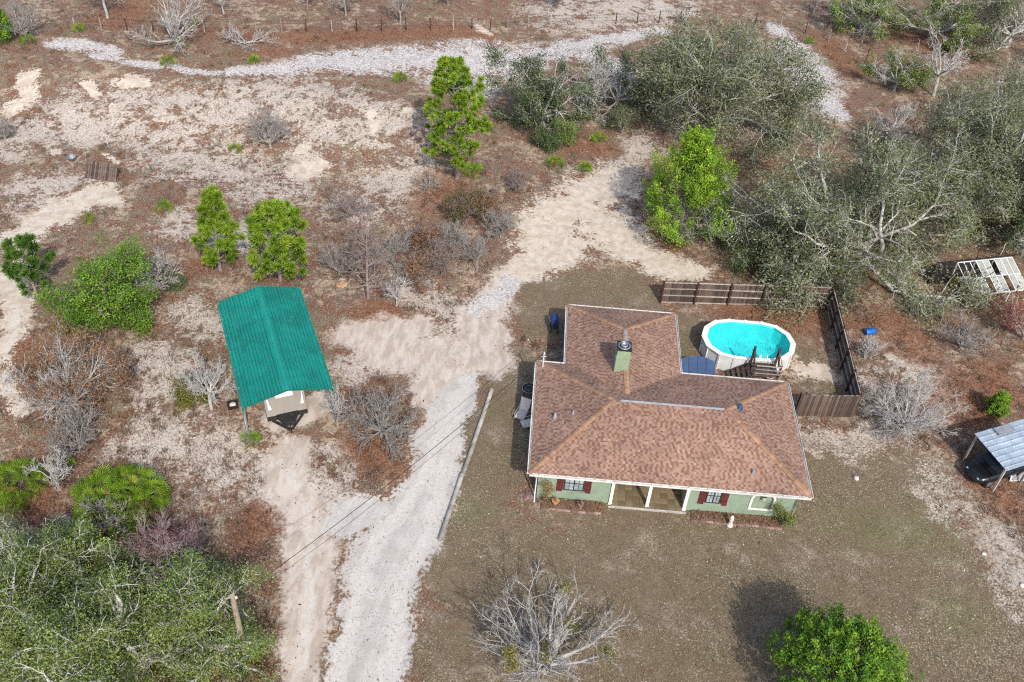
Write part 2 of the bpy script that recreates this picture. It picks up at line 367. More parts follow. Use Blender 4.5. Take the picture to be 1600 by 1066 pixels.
# ------------------------------------------------------------------ the ground: one sheet with zones of limerock, sand, lawn and leaf litter
ZONES = {
 'rut': [[(525,1080,14),(556,950,14),(584,860,14),(628,790,14),(668,742,13),(690,690,12),(706,650,12),(722,615,10),(735,590,9)], [(598,1080,14),(622,950,14),(648,870,14),(676,800,13),(700,742,12),(714,690,11),(726,650,10)],
         [(470,1070,8),(478,960,8),(488,880,8),(470,800,8),(452,730,7)], [(18,640,6),(16,560,6),(22,480,7)]],
 'road': [[(562,1080,60),(590,950,58),(610,860,62),(645,790,56),(676,745,48),(692,690,40),(706,650,34),(720,612,25),(735,588,13)],
          [(535,812,34),(575,800,40)], [(540,960,20)]],
 'white': [[(80,68,14),(130,72,15),(190,80,12)], [(150,85,9),(250,104,8),(330,112,9),(420,108,16),(500,100,24),(570,97,34),(650,93,42),(720,98,46),(790,92,40),(870,82,30),(950,62,17),(1040,48,12)],
           [(700,125,26),(760,130,24)], [(1215,45,14),(1245,80,26),(1265,115,34),(1275,150,32),(1300,178,20)],
           [(960,120,30),(930,90,26)], [(745,478,16),(780,462,16),(800,440,14)]],
 'tan': [[(15,640,14),(12,560,15),(18,480,18),(15,420,22)], [(20,375,26),(70,345,30),(120,318,30),(170,300,24),(190,312,12)],
         [(48,118,12),(40,150,15),(20,175,14)], [(135,132,11),(140,150,9)], [(190,126,14),(225,128,10)],
         [(165,165,5),(170,172,4)], [(85,240,7)], [(172,242,9),(190,255,7)], [(590,178,6),(585,200,5)], [(752,48,9)],
         [(835,380,34),(875,345,46),(915,315,44),(950,280,34)], [(880,390,40),(830,415,30),(790,440,16)], [(940,350,44),(990,390,30),(1040,412,28),(1090,424,22)],
         [(1262,584,24),(1300,586,12)], [(640,175,7)], [(480,270,22),(500,255,18)], [(535,440,9)], [(470,235,10)]],
 'beige': [[(560,525,36),(600,545,42),(660,552,46),(720,560,46),(770,560,36)], [(590,522,34),(660,512,24)], [(690,592,36),(668,625,18)],
           [(765,520,36),(752,490,30),(780,455,24),(815,415,22)], [(440,650,26),(470,640,26),(500,620,22)], [(452,700,26),(450,750,32),(475,810,38),(490,880,44),(475,960,36),(470,1060,30)],
           [(420,660,14)]],
 'lawn': [[(1000,860,150),(1150,880,150),(1300,860,140),(1420,860,120)], [(760,900,90),(900,930,150),(1100,990,150)], [(720,1040,80),(900,1060,120)],
          [(760,680,60),(740,760,60),(720,840,60)], [(800,640,40)], [(1300,980,140),(1450,1000,130),(1560,960,80)], [(850,500,30),(845,460,34),(900,450,36),(980,450,40),(1010,470,30)],
          [(1060,520,40),(1050,560,30),(1100,600,30)], [(1330,760,80),(1420,760,70)], [(1290,620,36),(1270,560,20)], [(770,600,22),(790,560,22)],
          [(820,560,25),(830,600,30)]],
 'litter': [[(690,300,34),(660,320,22),(720,320,22)], [(600,488,22),(570,492,20)], [(1040,372,30)], [(1200,492,40),(1260,490,36),(1150,480,30)],
            [(300,50,20),(420,58,22),(540,55,22),(660,52,20),(760,58,14)], [(450,78,16),(400,85,14)], [(270,430,26),(310,410,26)], [(1400,520,44),(1450,560,20)],
            [(1500,640,44),(1560,600,40)], [(1580,790,30),(1540,760,18)], [(1520,430,30),(1580,480,40)], [(60,600,26),(40,540,22)], [(1330,110,24),(1300,70,20)],
            [(1380,40,30),(1480,70,40)], [(890,225,22),(950,235,18)], [(570,700,30),(600,720,26)], [(430,790,24),(390,830,26)], [(60,790,30),(40,810,26)],
            [(390,1050,22),(420,1060,18)], [(560,640,22)], [(1230,270,26),(1290,300,26)], [(180,30,30),(220,10,30)]],
 'lichen': [[(720,490,36),(770,470,30)], [(1300,690,34),(1340,700,34),(1400,650,26)], [(330,730,52),(370,700,40),(300,690,40)], [(1440,600,44),(1400,560,44)], [(120,190,60),(260,180,60),(400,150,50),(520,170,60),(600,210,50)], [(300,240,60),(450,300,40)], [(420,760,30),(400,700,30)], [(900,20,60),(1050,12,40)], [(560,580,30)],
            [(640,300,46),(560,320,42),(640,260,26)], [(330,360,34),(400,380,28),(280,350,30)], [(250,560,46),(280,640,50),(240,700,40)], [(300,480,30),(330,520,24)],
            [(620,440,28),(680,470,30)], [(480,250,30)], [(50,300,46),(120,290,36)], [(1000,230,30),(960,250,26),(980,300,20)], [(500,760,30),(520,720,28)],
            [(100,870,24)], [(1350,600,26)], [(1560,850,34),(1590,920,40)], [(1500,800,36),(1450,740,26)], [(620,960,26),(640,900,16)], [(1230,760,16)],
            [(0,220,50),(60,200,40)], [(1080,690,4)]],
 'green': [[(1305,830,14)], [(1420,842,8)], [(1330,820,60),(1450,830,70)], [(1060,540,26)], [(1240,500,12)], [(860,620,10)], [(770,640,16)], [(1500,960,60)],
           [(1290,790,24)], [(740,800,40)], [(1250,470,20)], [(690,445,16)]],
}
def _strokes():
    out = {}
    for k, ls in ZONES.items():
        segs = []
        for ln in ls:
            w = [(*T(x, y)[:2], r*mpp(x, y)*(0.96 if k in ('road', 'white') else 1.12)) for x, y, r in ln]
            if len(w) == 1: w = [w[0], w[0]]
            segs += list(zip(w[:-1], w[1:]))
        out[k] = segs
    return out
STROKES = _strokes()

def zone(k, x, y, warp=True):
    """0..1, about 0.5 at the border of the zone"""
    if warp:
        wx = x+1.3*(fbm(x*0.33, y*0.33, 31, 3)-0.5)+0.7*(fbm(x*1.3, y*1.3, 37, 2)-0.5)
        wy = y+1.6*(fbm(x*0.33+40, y*0.33, 33, 3)-0.5)+0.7*(fbm(x*1.3+9, y*1.3, 39, 2)-0.5)
    else: wx, wy = x, y
    v = np.zeros_like(x)
    for (x0, y0, r0), (x1, y1, r1) in STROKES[k]:
        dx, dy = x1-x0, y1-y0; L = dx*dx+dy*dy
        t = np.clip(((wx-x0)*dx+(wy-y0)*dy)/L, 0, 1) if L > 1e-6 else 0
        d = np.hypot(wx-x0-t*dx, wy-y0-t*dy); r = r0+(r1-r0)*t
        v = np.maximum(v, np.clip(1.0-0.5*d/r, 0, 1))        # 0.5 at d = r
    return v

def ground_material():
    t = NT('ground'); P = t.pos()
    za = t.attr('zone_a'); zb = t.attr('zone_b')
    sa = t.new('ShaderNodeSeparateColor'); t.link(za.outputs['Color'], sa.inputs[0])
    sb = t.new('ShaderNodeSeparateColor'); t.link(zb.outputs['Color'], sb.inputs[0])
    big = t.noise(0.22, 3, 0.6, P); mid = t.noise(1.1, 4, 0.62, P, 0.2); fine = t.noise(5.0, 2, 0.66, P, 0.3); gr = t.noise(17.0, 1, 0.7, P)
    fine2 = t.noise(7.5, 2, 0.68, P, 0.5); spk = t.noise(10.5, 1, 0.62, P, 0.4)
    lowf = t.noise(0.42, 3, 0.6, P, 0.2)
    edge = t.math('ADD', t.math('MULTIPLY', t.math('SUBTRACT', lowf, 0.5), 0.5), t.math('ADD', t.math('MULTIPLY', t.math('SUBTRACT', mid, 0.5), 0.5), t.math('MULTIPLY', t.math('SUBTRACT', fine, 0.5), 0.6)))
    def mask(v, soft=0.09, k=1.0, at=0.5):
        e = t.math('MULTIPLY', edge, k)
        return t.math('MULTIPLY', t.ramp(t.math('ADD', v, e), at-soft, at+soft), t.ramp(v, 0.14, 0.36))
    # wild scrub floor: grey-pink sand, rusty litter, brown thatch
    rust = t.mix(t.ramp(gr, 0.35, 0.65), (0.125, 0.058, 0.033), (0.235, 0.132, 0.082))
    brown = t.mix(t.ramp(gr, 0.35, 0.65), (0.115, 0.078, 0.057), (0.225, 0.162, 0.122))
    sand = t.mix(t.ramp(fine2, 0.35, 0.65), (0.30, 0.23, 0.165), (0.45, 0.365, 0.275))
    greysand = t.mix(t.ramp(fine2, 0.34, 0.64), (0.39, 0.335, 0.28), (0.575, 0.515, 0.45))
    olive = t.mix(t.ramp(gr, 0.35, 0.65), (0.13, 0.098, 0.058), (0.235, 0.185, 0.12))
    litter = t.mix(t.ramp(mid, 0.42, 0.58), rust, t.mix(t.ramp(t.noise(0.3, 3, 0.6, P, 0.2), 0.47, 0.56), brown, olive))
    litter = t.mix(t.ramp(spk, 0.55, 0.66, 0, 0.6), litter, (0.40, 0.34, 0.295))
    litter = t.mix(t.ramp(fine2, 0.30, 0.43, 0.6, 0.0), litter, (0.07, 0.047, 0.038))
    # sand shows in patches of every size, fairly clean inside, dotted with dead bits
    spots = t.ramp(t.math('ADD', spk, t.math('MULTIPLY', t.math('SUBTRACT', mid, 0.5), 0.35)), 0.565, 0.63, 0, 0.7)
    sandy = t.mix(spots, sand, t.mix(t.ramp(mid, 0.4, 0.6), (0.15, 0.085, 0.065), (0.19, 0.14, 0.11)))
    na = t.math('ADD', t.math('MULTIPLY', t.noise(0.36, 4, 0.6, P, 0.15), 0.55), t.math('ADD', t.math('MULTIPLY', t.noise(1.7, 3, 0.65, P, 0.2), 0.45), t.math('MULTIPLY', t.math('SUBTRACT', fine, 0.5), 0.25)))
    c = t.mix(t.ramp(na, 0.515, 0.59), litter, sandy)
    # pale lichen sand
    lm = mask(sb.outputs[1], 0.2, 2.4)
    lc = t.mix(t.ramp(t.math('ADD', na, 0.06), 0.48, 0.56), litter, t.mix(t.math('MULTIPLY', spots, 0.8), greysand, (0.17, 0.115, 0.09)))
    c = t.mix(t.math('MULTIPLY', lm, 0.97), c, lc)
    # rusty litter
    li = mask(sb.outputs[0], 0.26, 2.4)
    lit = t.mix(t.ramp(fine2, 0.36, 0.62), (0.11, 0.045, 0.024), (0.275, 0.135, 0.075))
    lit = t.mix(t.ramp(spk, 0.60, 0.70, 0, 0.6), lit, (0.42, 0.32, 0.27))
    c = t.mix(t.math('MULTIPLY', li, 0.8), c, lit)
    # lawn: dormant grass with pale flecks
    lw = mask(sa.outputs[3] if len(sa.outputs) > 3 else za.outputs['Alpha'], 0.10, 0.9) if False else mask(za.outputs['Alpha'], 0.14, 1.3)
    g1 = t.mix(t.ramp(gr, 0.34, 0.64), (0.125, 0.092, 0.058), (0.205, 0.158, 0.105))
    g1 = t.mix(t.ramp(mid, 0.42, 0.66, 0, 0.55), g1, (0.205, 0.165, 0.105))
    g1 = t.mix(t.ramp(lowf, 0.42, 0.62, 0, 0.5), g1, t.mix(t.ramp(gr, 0.34, 0.64), (0.135, 0.10, 0.07), (0.24, 0.187, 0.138)))
    g1 = t.mix(t.ramp(big, 0.44, 0.60, 0, 0.45), g1, t.mix(t.ramp(gr, 0.34, 0.64), (0.11, 0.088, 0.05), (0.185, 0.152, 0.088)))
    g1 = t.mix(t.ramp(fine2, 0.30, 0.43, 0.35, 0.0), g1, (0.075, 0.056, 0.04))
    x = t.new('ShaderNodeSeparateXYZ'); t.link(P, x.inputs[0])
    east = t.ramp(t.math('ADD', x.outputs[0], t.math('MULTIPLY', x.outputs[1], -0.25)), 4.0, 19.0, 0.0, 0.045)
    fl = t.math('ADD', spk, t.math('ADD', east, t.math('MULTIPLY', t.math('SUBTRACT', big, 0.5), 0.34)))
    g1 = t.mix(t.ramp(fl, 0.61, 0.71, 0, 0.55), g1, (0.50, 0.43, 0.345))
    gm = t.ramp(t.math('ADD', sb.outputs[2], t.math('MULTIPLY', edge, 1.6)), 0.45, 1.0, 0, 0.45)
    g1 = t.mix(gm, g1, t.mix(t.ramp(gr, 0.35, 0.65), (0.095, 0.115, 0.035), (0.20, 0.19, 0.085)))
    worn = t.ramp(t.math('ADD', t.math('MULTIPLY', lowf, 0.5), t.math('ADD', t.math('MULTIPLY', mid, 0.3), t.math('MULTIPLY', spk, 0.3))), 0.585, 0.70, 0, 0.6)
    g1 = t.mix(worn, g1, t.mix(t.ramp(fine2, 0.35, 0.65), (0.30, 0.245, 0.185), (0.47, 0.405, 0.325)))
    c = t.mix(lw, c, g1)
    c = t.mix(t.math('MULTIPLY', t.math('MULTIPLY', lm, lw), t.ramp(t.math('ADD', fine2, t.math('MULTIPLY', t.math('SUBTRACT', mid, 0.5), 0.6)), 0.44, 0.58, 0, 0.8)), c, greysand)
    # beige packed sand
    bm = mask(zb.outputs['Alpha'], 0.12, 0.9)
    ps = t.noise(2.2, 3, 0.65, P, 0.4, stretch=(1.0, 0.35, 1))
    bc = t.mix(t.ramp(ps, 0.36, 0.64), (0.43, 0.36, 0.30), (0.57, 0.505, 0.44))
    bc = t.mix(t.ramp(gr, 0.64, 0.74, 0, 0.3), bc, (0.30, 0.225, 0.175))
    bc = t.mix(t.ramp(mid, 0.56, 0.72, 0, 0.5), bc, (0.36, 0.27, 0.20))
    c = t.mix(t.math('MULTIPLY', bm, 0.95), c, bc)
    # tan bare sand
    tm = mask(sa.outputs[2], 0.12, 2.0)
    tc = t.mix(t.ramp(t.noise(1.6, 4, 0.7, P, 0.5), 0.35, 0.65), (0.47, 0.395, 0.31), (0.61, 0.54, 0.455))
    tc = t.mix(t.ramp(spk, 0.62, 0.70, 0, 0.35), tc, (0.30, 0.22, 0.16))
    c = t.mix(tm, c, tc)
    # white sugar sand
    wm = mask(sa.outputs[1], 0.26, 3.4, 0.46)
    wc = t.mix(t.ramp(fine, 0.38, 0.62), (0.43, 0.405, 0.385), (0.60, 0.575, 0.55))
    wc = t.mix(t.ramp(t.math('ADD', spk, t.math('MULTIPLY', t.math('SUBTRACT', mid, 0.5), 0.5)), 0.57, 0.66, 0, 0.85), wc, (0.23, 0.17, 0.15))
    c = t.mix(wm, c, wc)
    # limerock drive
    rm = mask(sa.outputs[0], 0.06, 0.85)
    pv = t.vor(9.0, P); 
    mpr = t.new('ShaderNodeMapping'); mpr.inputs['Rotation'].default_value = (0, 0, math.radians(14)); t.link(P, mpr.inputs['Vector'])
    strk = t.noise(1.0, 4, 0.62, mpr.outputs[0], 0.3, stretch=(2.2, 0.22, 1))
    rc = t.mix(t.ramp(t.math('ADD', t.math('MULTIPLY', strk, 0.45), t.math('MULTIPLY', mid, 0.55)), 0.38, 0.60), (0.43, 0.40, 0.365), (0.55, 0.525, 0.49))
    rc = t.mix(t.ramp(fine2, 0.40, 0.70, 0.0, 0.4), rc, (0.47, 0.44, 0.405))
    rc = t.mix(t.ramp(pv.outputs['Distance'], 0.3, 0.8, 0.0, 0.22), rc, (0.34, 0.31, 0.275))
    rc = t.mix(t.ramp(t.math('ADD', spk, t.math('MULTIPLY', t.math('SUBTRACT', mid, 0.5), 0.7)), 0.61, 0.72, 0, 0.6), rc, (0.26, 0.225, 0.19))
    c = t.mix(rm, c, rc)
    zc = t.attr('zone_c'); sc = t.new('ShaderNodeSeparateColor'); t.link(zc.outputs['Color'], sc.inputs[0])
    rt = t.ramp(t.math('ADD', sc.outputs[0], t.math('MULTIPLY', edge, 0.9)), 0.42, 0.72, 0, 0.6)
    c = t.mix(rt, c, t.mix(t.ramp(fine2, 0.35, 0.65), (0.52, 0.48, 0.43), (0.63, 0.60, 0.56)))
    t.base(c); t.rough(0.97); t.bsdf.inputs['Specular IOR Level'].default_value = 0.1
    h = t.math('ADD', t.math('MULTIPLY', fine, 1.0), t.math('MULTIPLY', gr, 0.5))
    t.bump(h, 0.3, 0.035)
    return t.m

def build_ground():
    def axis(a, b, far0, far1, st):
        mid = np.arange(a, b+1e-6, st)
        lo = a-np.geomspace(0.5, a-far0, 22)[::-1]; hi = b+np.geomspace(0.5, far1-b, 22)
        return np.concatenate([lo, mid, hi])
    xs = axis(-58, 62, -900, 900, 0.36); ys = axis(16, 112, -700, 1600, 0.36)
    X, Y = np.meshgrid(xs, ys); x = X.ravel(); y = Y.ravel()
    z = tz(x, y)
    rd = sstep(zone('road', x, y), 0.42, 0.6); be = sstep(zone('beige', x, y), 0.4, 0.62)
    z = z-0.04*rd-0.03*be-0.03*sstep(zone('rut', x, y), 0.45, 0.7)+(0.035*(fbm(x*1.6, y*1.6, 71, 3)-0.5))*(np.abs(x-8) < 200)
    nx, ny = len(xs), len(ys)
    i = np.arange(nx*ny).reshape(ny, nx)
    F = np.stack([i[:-1, :-1], i[:-1, 1:], i[1:, 1:], i[1:, :-1]], -1).reshape(-1, 4)
    me = np_mesh('ground', np.stack([x, y, z], 1), [F], smooth=True)
    za = np.stack([zone(k, x, y) for k in ('road', 'white', 'tan', 'lawn')], 1).astype(np.float32)
    zb = np.stack([zone(k, x, y) for k in ('litter', 'lichen', 'green', 'beige')], 1).astype(np.float32)
    for nm, a in (('zone_a', za), ('zone_b', zb)):
        at = me.color_attributes.new(nm, 'FLOAT_COLOR', 'POINT'); at.data.foreach_set('color', np.ascontiguousarray(a).ravel())
    zcc = np.zeros((len(x), 4), dtype=np.float32); zcc[:, 0] = zone('rut', x, y)
    at = me.color_attributes.new('zone_c', 'FLOAT_COLOR', 'POINT'); at.data.foreach_set('color', zcc.ravel())
    gm = ground_material()
    o = link('ground', me, None, gm); tag(o, kind='structure')
    # drive, lawn and sand tracks lie as thin sheets on the ground, cut from the same survey
    big = np.maximum.reduce([np.abs(x-2)-60, np.abs(y-64)-48]) < 0
    zr, zw, zt, zl = za.T; zbe = zb[:, 3]
    sel = {'driveway': np.maximum(zr, zbe), 'sand_track': np.maximum(zw, zt), 'lawn': zl}
    taken = np.zeros(len(F), dtype=bool)
    for nm, zz in sel.items():
        fm = (zz[F].mean(1) > 0.49) & big[F].all(1) & ~taken; taken |= fm
        f = F[fm]; ids, inv = np.unique(f, return_inverse=True)
        V = np.stack([x[ids], y[ids], z[ids]+0.005], 1)
        me2 = np_mesh(nm, V, [inv.reshape(-1, 4)], smooth=True)
        for an, a in (('zone_a', za), ('zone_b', zb), ('zone_c', zcc)):
            at = me2.color_attributes.new(an, 'FLOAT_COLOR', 'POINT'); at.data.foreach_set('color', np.ascontiguousarray(a[ids]).ravel())
        tag(link(nm, me2, None, gm), kind='structure')
build_ground()

# ------------------------------------------------------------------ ground cover nobody could count: dry scrub, lawn thatch, leaf flakes
def in_view(n, rng):
    """random places over the part of the ground the picture can see, evenly over the picture and the ground"""
    px = rng.uniform(-60, 1660, n); py = 1110-1150*rng.random(n)**1.12
    d = (px-800)[:, None]/FPX*RT-(py-533)[:, None]/FPX*UP+FW
    p = np.array([0, 0, CAM_H])+d*(-CAM_H/d[:, 2])[:, None]
    return p[:, 0], p[:, 1]

HO = np.array([1.38, 32.25]); HY = math.radians(-1.05)
def house_uv(x, y):
    dx, dy = x-HO[0], y-HO[1]
    return dx*math.cos(HY)+dy*math.sin(HY), -dx*math.sin(HY)+dy*math.cos(HY)
def in_house(x, y, m=0.0):
    u, v = house_uv(x, y)
    return ((u > 0.5-m) & (u < 13.95+m) & (v > 0.5-m) & (v < 7.9+m)) | ((u > 2.1-m) & (u < 7.8+m) & (v > 7.5) & (v < 13.3+m))

def blades(x, y, n_per, hmin, hmax, wid, lean, pal, rng, zoff=-0.01, var=(0.6, 1.35)):
    N = len(x); k = n_per
    X = np.repeat(x, k)+rng.normal(0, 0.09, N*k); Y = np.repeat(y, k)+rng.normal(0, 0.09, N*k)
    Z = tz(X, Y)+zoff
    h = rng.uniform(hmin, hmax, N*k)*np.repeat(rng.uniform(0.6, 1.3, N), k)
    a = rng.uniform(0, 2*np.pi, N*k); l = rng.uniform(0.2, lean, N*k)
    w = wid*rng.uniform(0.6, 1.4, N*k); b = rng.uniform(0, 2*np.pi, N*k)
    p0 = np.stack([X-np.cos(b)*w, Y-np.sin(b)*w, Z], 1); p1 = np.stack([X+np.cos(b)*w, Y+np.sin(b)*w, Z], 1)
    p2 = np.stack([X+np.cos(a)*h*l, Y+np.sin(a)*h*l, Z+h], 1)
    V = np.stack([p0, p1, p2], 1).reshape(-1, 3)
    F = np.arange(len(V)).reshape(-1, 3)
    pal = np.array(pal); ci = rng.integers(0, len(pal), N)
    c = pal[np.repeat(ci, k)]*rng.uniform(*var, (N*k, 1))
    return V, F, np.repeat(c, 3, 0)

def build_cover():
    rng = np.random.default_rng(4)
    # dry scrub over the wild ground
    x, y = in_view(52000, rng)
    bare = np.maximum.reduce([zone(k, x, y) for k in ('road', 'tan', 'beige', 'lawn')])
    wh = zone('white', x, y); lit = zone('litter', x, y)
    dens = (fbm(x*0.35, y*0.35, 51, 4)-0.28)*1.9+0.35*sstep(lit, 0.3, 0.6)
    dens = dens*(1-sstep(bare, 0.36, 0.54))*(1-0.85*sstep(wh, 0.35, 0.6))
    k = (rng.random(len(x)) < dens) & ~in_house(x, y, 0.4)
    u = (x+13.6)*0.917+(y-40.1)*0.398; v = -(x+13.6)*0.398+(y-40.1)*0.917
    k &= ~((np.abs(u) < 2.6) & (np.abs(v) < 5.2))
    x, y, lit = x[k], y[k], lit[k]
    r = lit > 0.48
    pal1 = [(0.15, 0.075, 0.055), (0.19, 0.115, 0.09), (0.26, 0.21, 0.18), (0.30, 0.26, 0.235), (0.13, 0.09, 0.07), (0.22, 0.15, 0.12)]
    pal2 = [(0.20, 0.075, 0.04), (0.28, 0.12, 0.07), (0.15, 0.06, 0.04), (0.24, 0.16, 0.12)]
    parts = [blades(x[~r], y[~r], 5, 0.06, 0.24, 0.016, 1.3, pal1, rng), blades(x[r], y[r], 5, 0.05, 0.2, 0.02, 1.5, pal2, rng)]
    V = np.concatenate([p[0] for p in parts]); C = np.concatenate([p[2] for p in parts])
    o = link('dry_scrub', np_mesh('dry_scrub', V, [np.arange(len(V)).reshape(-1, 3)], C), None, M['dry'])
    tag(o, 'low brown and rusty dry scrub covering the wild ground', 'scrub', kind='stuff')
    # heathy tussocks, brown and grey, each a dense tuft with its own shade
    cx, cy = in_view(7000, rng)
    bare_ = np.maximum.reduce([zone(k_, cx, cy) for k_ in ('road', 'tan', 'beige', 'lawn', 'white')])
    kk = (bare_ < 0.36) & (fbm(cx*0.18, cy*0.18, 57, 3) > 0.42) & ~in_house(cx, cy, 0.8)
    u = (cx+13.6)*0.917+(cy-40.1)*0.398; v = -(cx+13.6)*0.398+(cy-40.1)*0.917
    kk &= ~((np.abs(u) < 3.4) & (np.abs(v) < 6.5)); cx, cy = cx[kk], cy[kk]; nc = len(cx); nb = 16
    rad = rng.uniform(0.12, 0.36, nc)
    bxx = np.repeat(cx, nb)+rng.normal(0, 1, nc*nb)*np.repeat(rad, nb)*0.6; byy = np.repeat(cy, nb)+rng.normal(0, 1, nc*nb)*np.repeat(rad, nb)*0.6
    V, F, C = blades(bxx, byy, 2, 0.10, 0.34, 0.014, 1.0, [(0.13, 0.085, 0.065), (0.17, 0.12, 0.095), (0.22, 0.18, 0.155), (0.10, 0.075, 0.06), (0.15, 0.13, 0.075)], rng)
    tone = np.array([(0.75, 0.62, 0.6), (1.0, 0.95, 0.9), (1.25, 1.2, 1.2), (1.15, 0.75, 0.6), (0.8, 0.85, 0.6)])[rng.integers(0, 5, nc)]
    C = C*np.repeat(tone, nb*6, 0)
    o = link('heath_tussocks', np_mesh('heath_tussocks', V, [F], C), None, M['dry'])
    tag(o, 'low brown and grey heathy tussocks dotted over the wild ground', 'scrub', kind='stuff')
    # dormant lawn
    x, y = in_view(150000, rng)
    lw = zone('lawn', x, y); rd = np.maximum.reduce([zone(k, x, y) for k in ('road', 'tan', 'beige')])
    k = (rng.random(len(x)) < sstep(lw, 0.40, 0.56)*(1-sstep(rd, 0.4, 0.5))) & ~in_house(x, y, 0.05)
    x, y = x[k], y[k]
    pal3 = [(0.20, 0.15, 0.10), (0.165, 0.12, 0.08), (0.26, 0.20, 0.14), (0.14, 0.115, 0.07), (0.17, 0.145, 0.08), (0.22, 0.17, 0.115)]
    V, F, C = blades(x, y, 3, 0.04, 0.12, 0.012, 1.9, pal3, rng, var=(0.8, 1.1))
    o = link('lawn_grass', np_mesh('lawn_grass', V, [F], C), None, M['dry'])
    tag(o, 'short dormant brown lawn grass round the house', 'grass', kind='stuff')
    # fallen leaves and pale flakes
    x, y = in_view(60000, rng)
    rd = zone('road', x, y); lw = zone('lawn', x, y); lit = zone('litter', x, y); bare = np.maximum(zone('tan', x, y), zone('beige', x, y))
    p = 0.75*np.ones_like(x); p *= 1-0.93*sstep(rd, 0.42, 0.5); p *= 1-0.85*sstep(bare, 0.42, 0.5)
    p *= np.where(lw > 0.5, 0.16, 1.0)*(0.35+1.3*(fbm(x*0.5, y*0.5, 61, 3)-0.2))
    k = (rng.random(len(x)) < p) & ~in_house(x, y, 0.1)
    u = (x+13.6)*0.917+(y-40.1)*0.398; v = -(x+13.6)*0.398+(y-40.1)*0.917
    k &= ~((np.abs(u) < 2.6) & (np.abs(v) < 5.2))
    x, y, lw, lit = x[k], y[k], lw[k], lit[k]; n = len(x)
    s = rng.uniform(0.025, 0.06, n)*np.where(rng.random(n) < 0.06, 1.7, 1.0); nn = rng.normal(0, 0.35, (n, 3)); nn[:, 2] = 1; nn /= np.linalg.norm(nn, axis=1)[:, None]
    a = rng.normal(0, 1, (n, 3)); ax = np.cross(nn, a); ax /= np.linalg.norm(ax, axis=1)[:, None]; ay = np.cross(nn, ax)
    c0 = np.stack([x, y, tz(x, y)+0.02+0.02*rng.random(n)], 1)
    V = np.stack([c0-ax*s[:, None], c0-ay*s[:, None]*0.6, c0+ax*s[:, None], c0+ay*s[:, None]*0.6], 1).reshape(-1, 3)
    pale = np.array([(0.50, 0.42, 0.34), (0.42, 0.35, 0.29), (0.34, 0.27, 0.21), (0.55, 0.49, 0.42)]); dark = np.array([(0.16, 0.07, 0.045), (0.10, 0.06, 0.045), (0.24, 0.12, 0.08), (0.08, 0.05, 0.04)])
    ispale = rng.random(n) < np.where(lit > 0.5, 0.15, np.where(lw > 0.5, 0.65, 0.5))
    c = np.where(ispale[:, None], pale[rng.integers(0, 4, n)], dark[rng.integers(0, 4, n)])
    o = link('fallen_leaves', np_mesh('fallen_leaves', V, [np.arange(4*n).reshape(-1, 4)], np.repeat(c, 4, 0)), None, M['dry'])
    tag(o, 'scattered fallen oak leaves and pale flakes on the ground', 'leaves', kind='stuff')
    # loose limerock pebbles on the drive
    x, y = in_view(40000, rng); rd = zone('road', x, y)
    k = (rd > 0.5) & (rng.random(len(x)) < 0.9); x, y = x[k], y[k]; n = len(x)
    s = rng.uniform(0.012, 0.035, n)[:, None]; z = tz(x, y)-0.04
    c0 = np.stack([x, y, z+0.01], 1)
    off = np.array([(1, 0, 0), (0, 1, 0), (-1, 0, 0), (0, -1, 0), (0, 0, 1.0)])
    V = (c0[:, None, :]+off[None]*s[:, None, :]*rng.uniform(0.7, 1.3, (n, 5, 1))).reshape(-1, 3)
    b = np.arange(n)[:, None]*5
    F = np.concatenate([b+np.array([[0, 1, 4]]), b+np.array([[1, 2, 4]]), b+np.array([[2, 3, 4]]), b+np.array([[3, 0, 4]])])
    c = np.array([(0.52, 0.49, 0.455), (0.43, 0.40, 0.37), (0.30, 0.275, 0.25)])[rng.integers(0, 3, n)]
    o = link('limerock_pebbles', np_mesh('limerock_pebbles', V, [F], np.repeat(c, 5, 0)), None, M['dry'])
    tag(o, 'pale loose limerock pebbles on the driveway', 'gravel', kind='stuff')
build_cover()
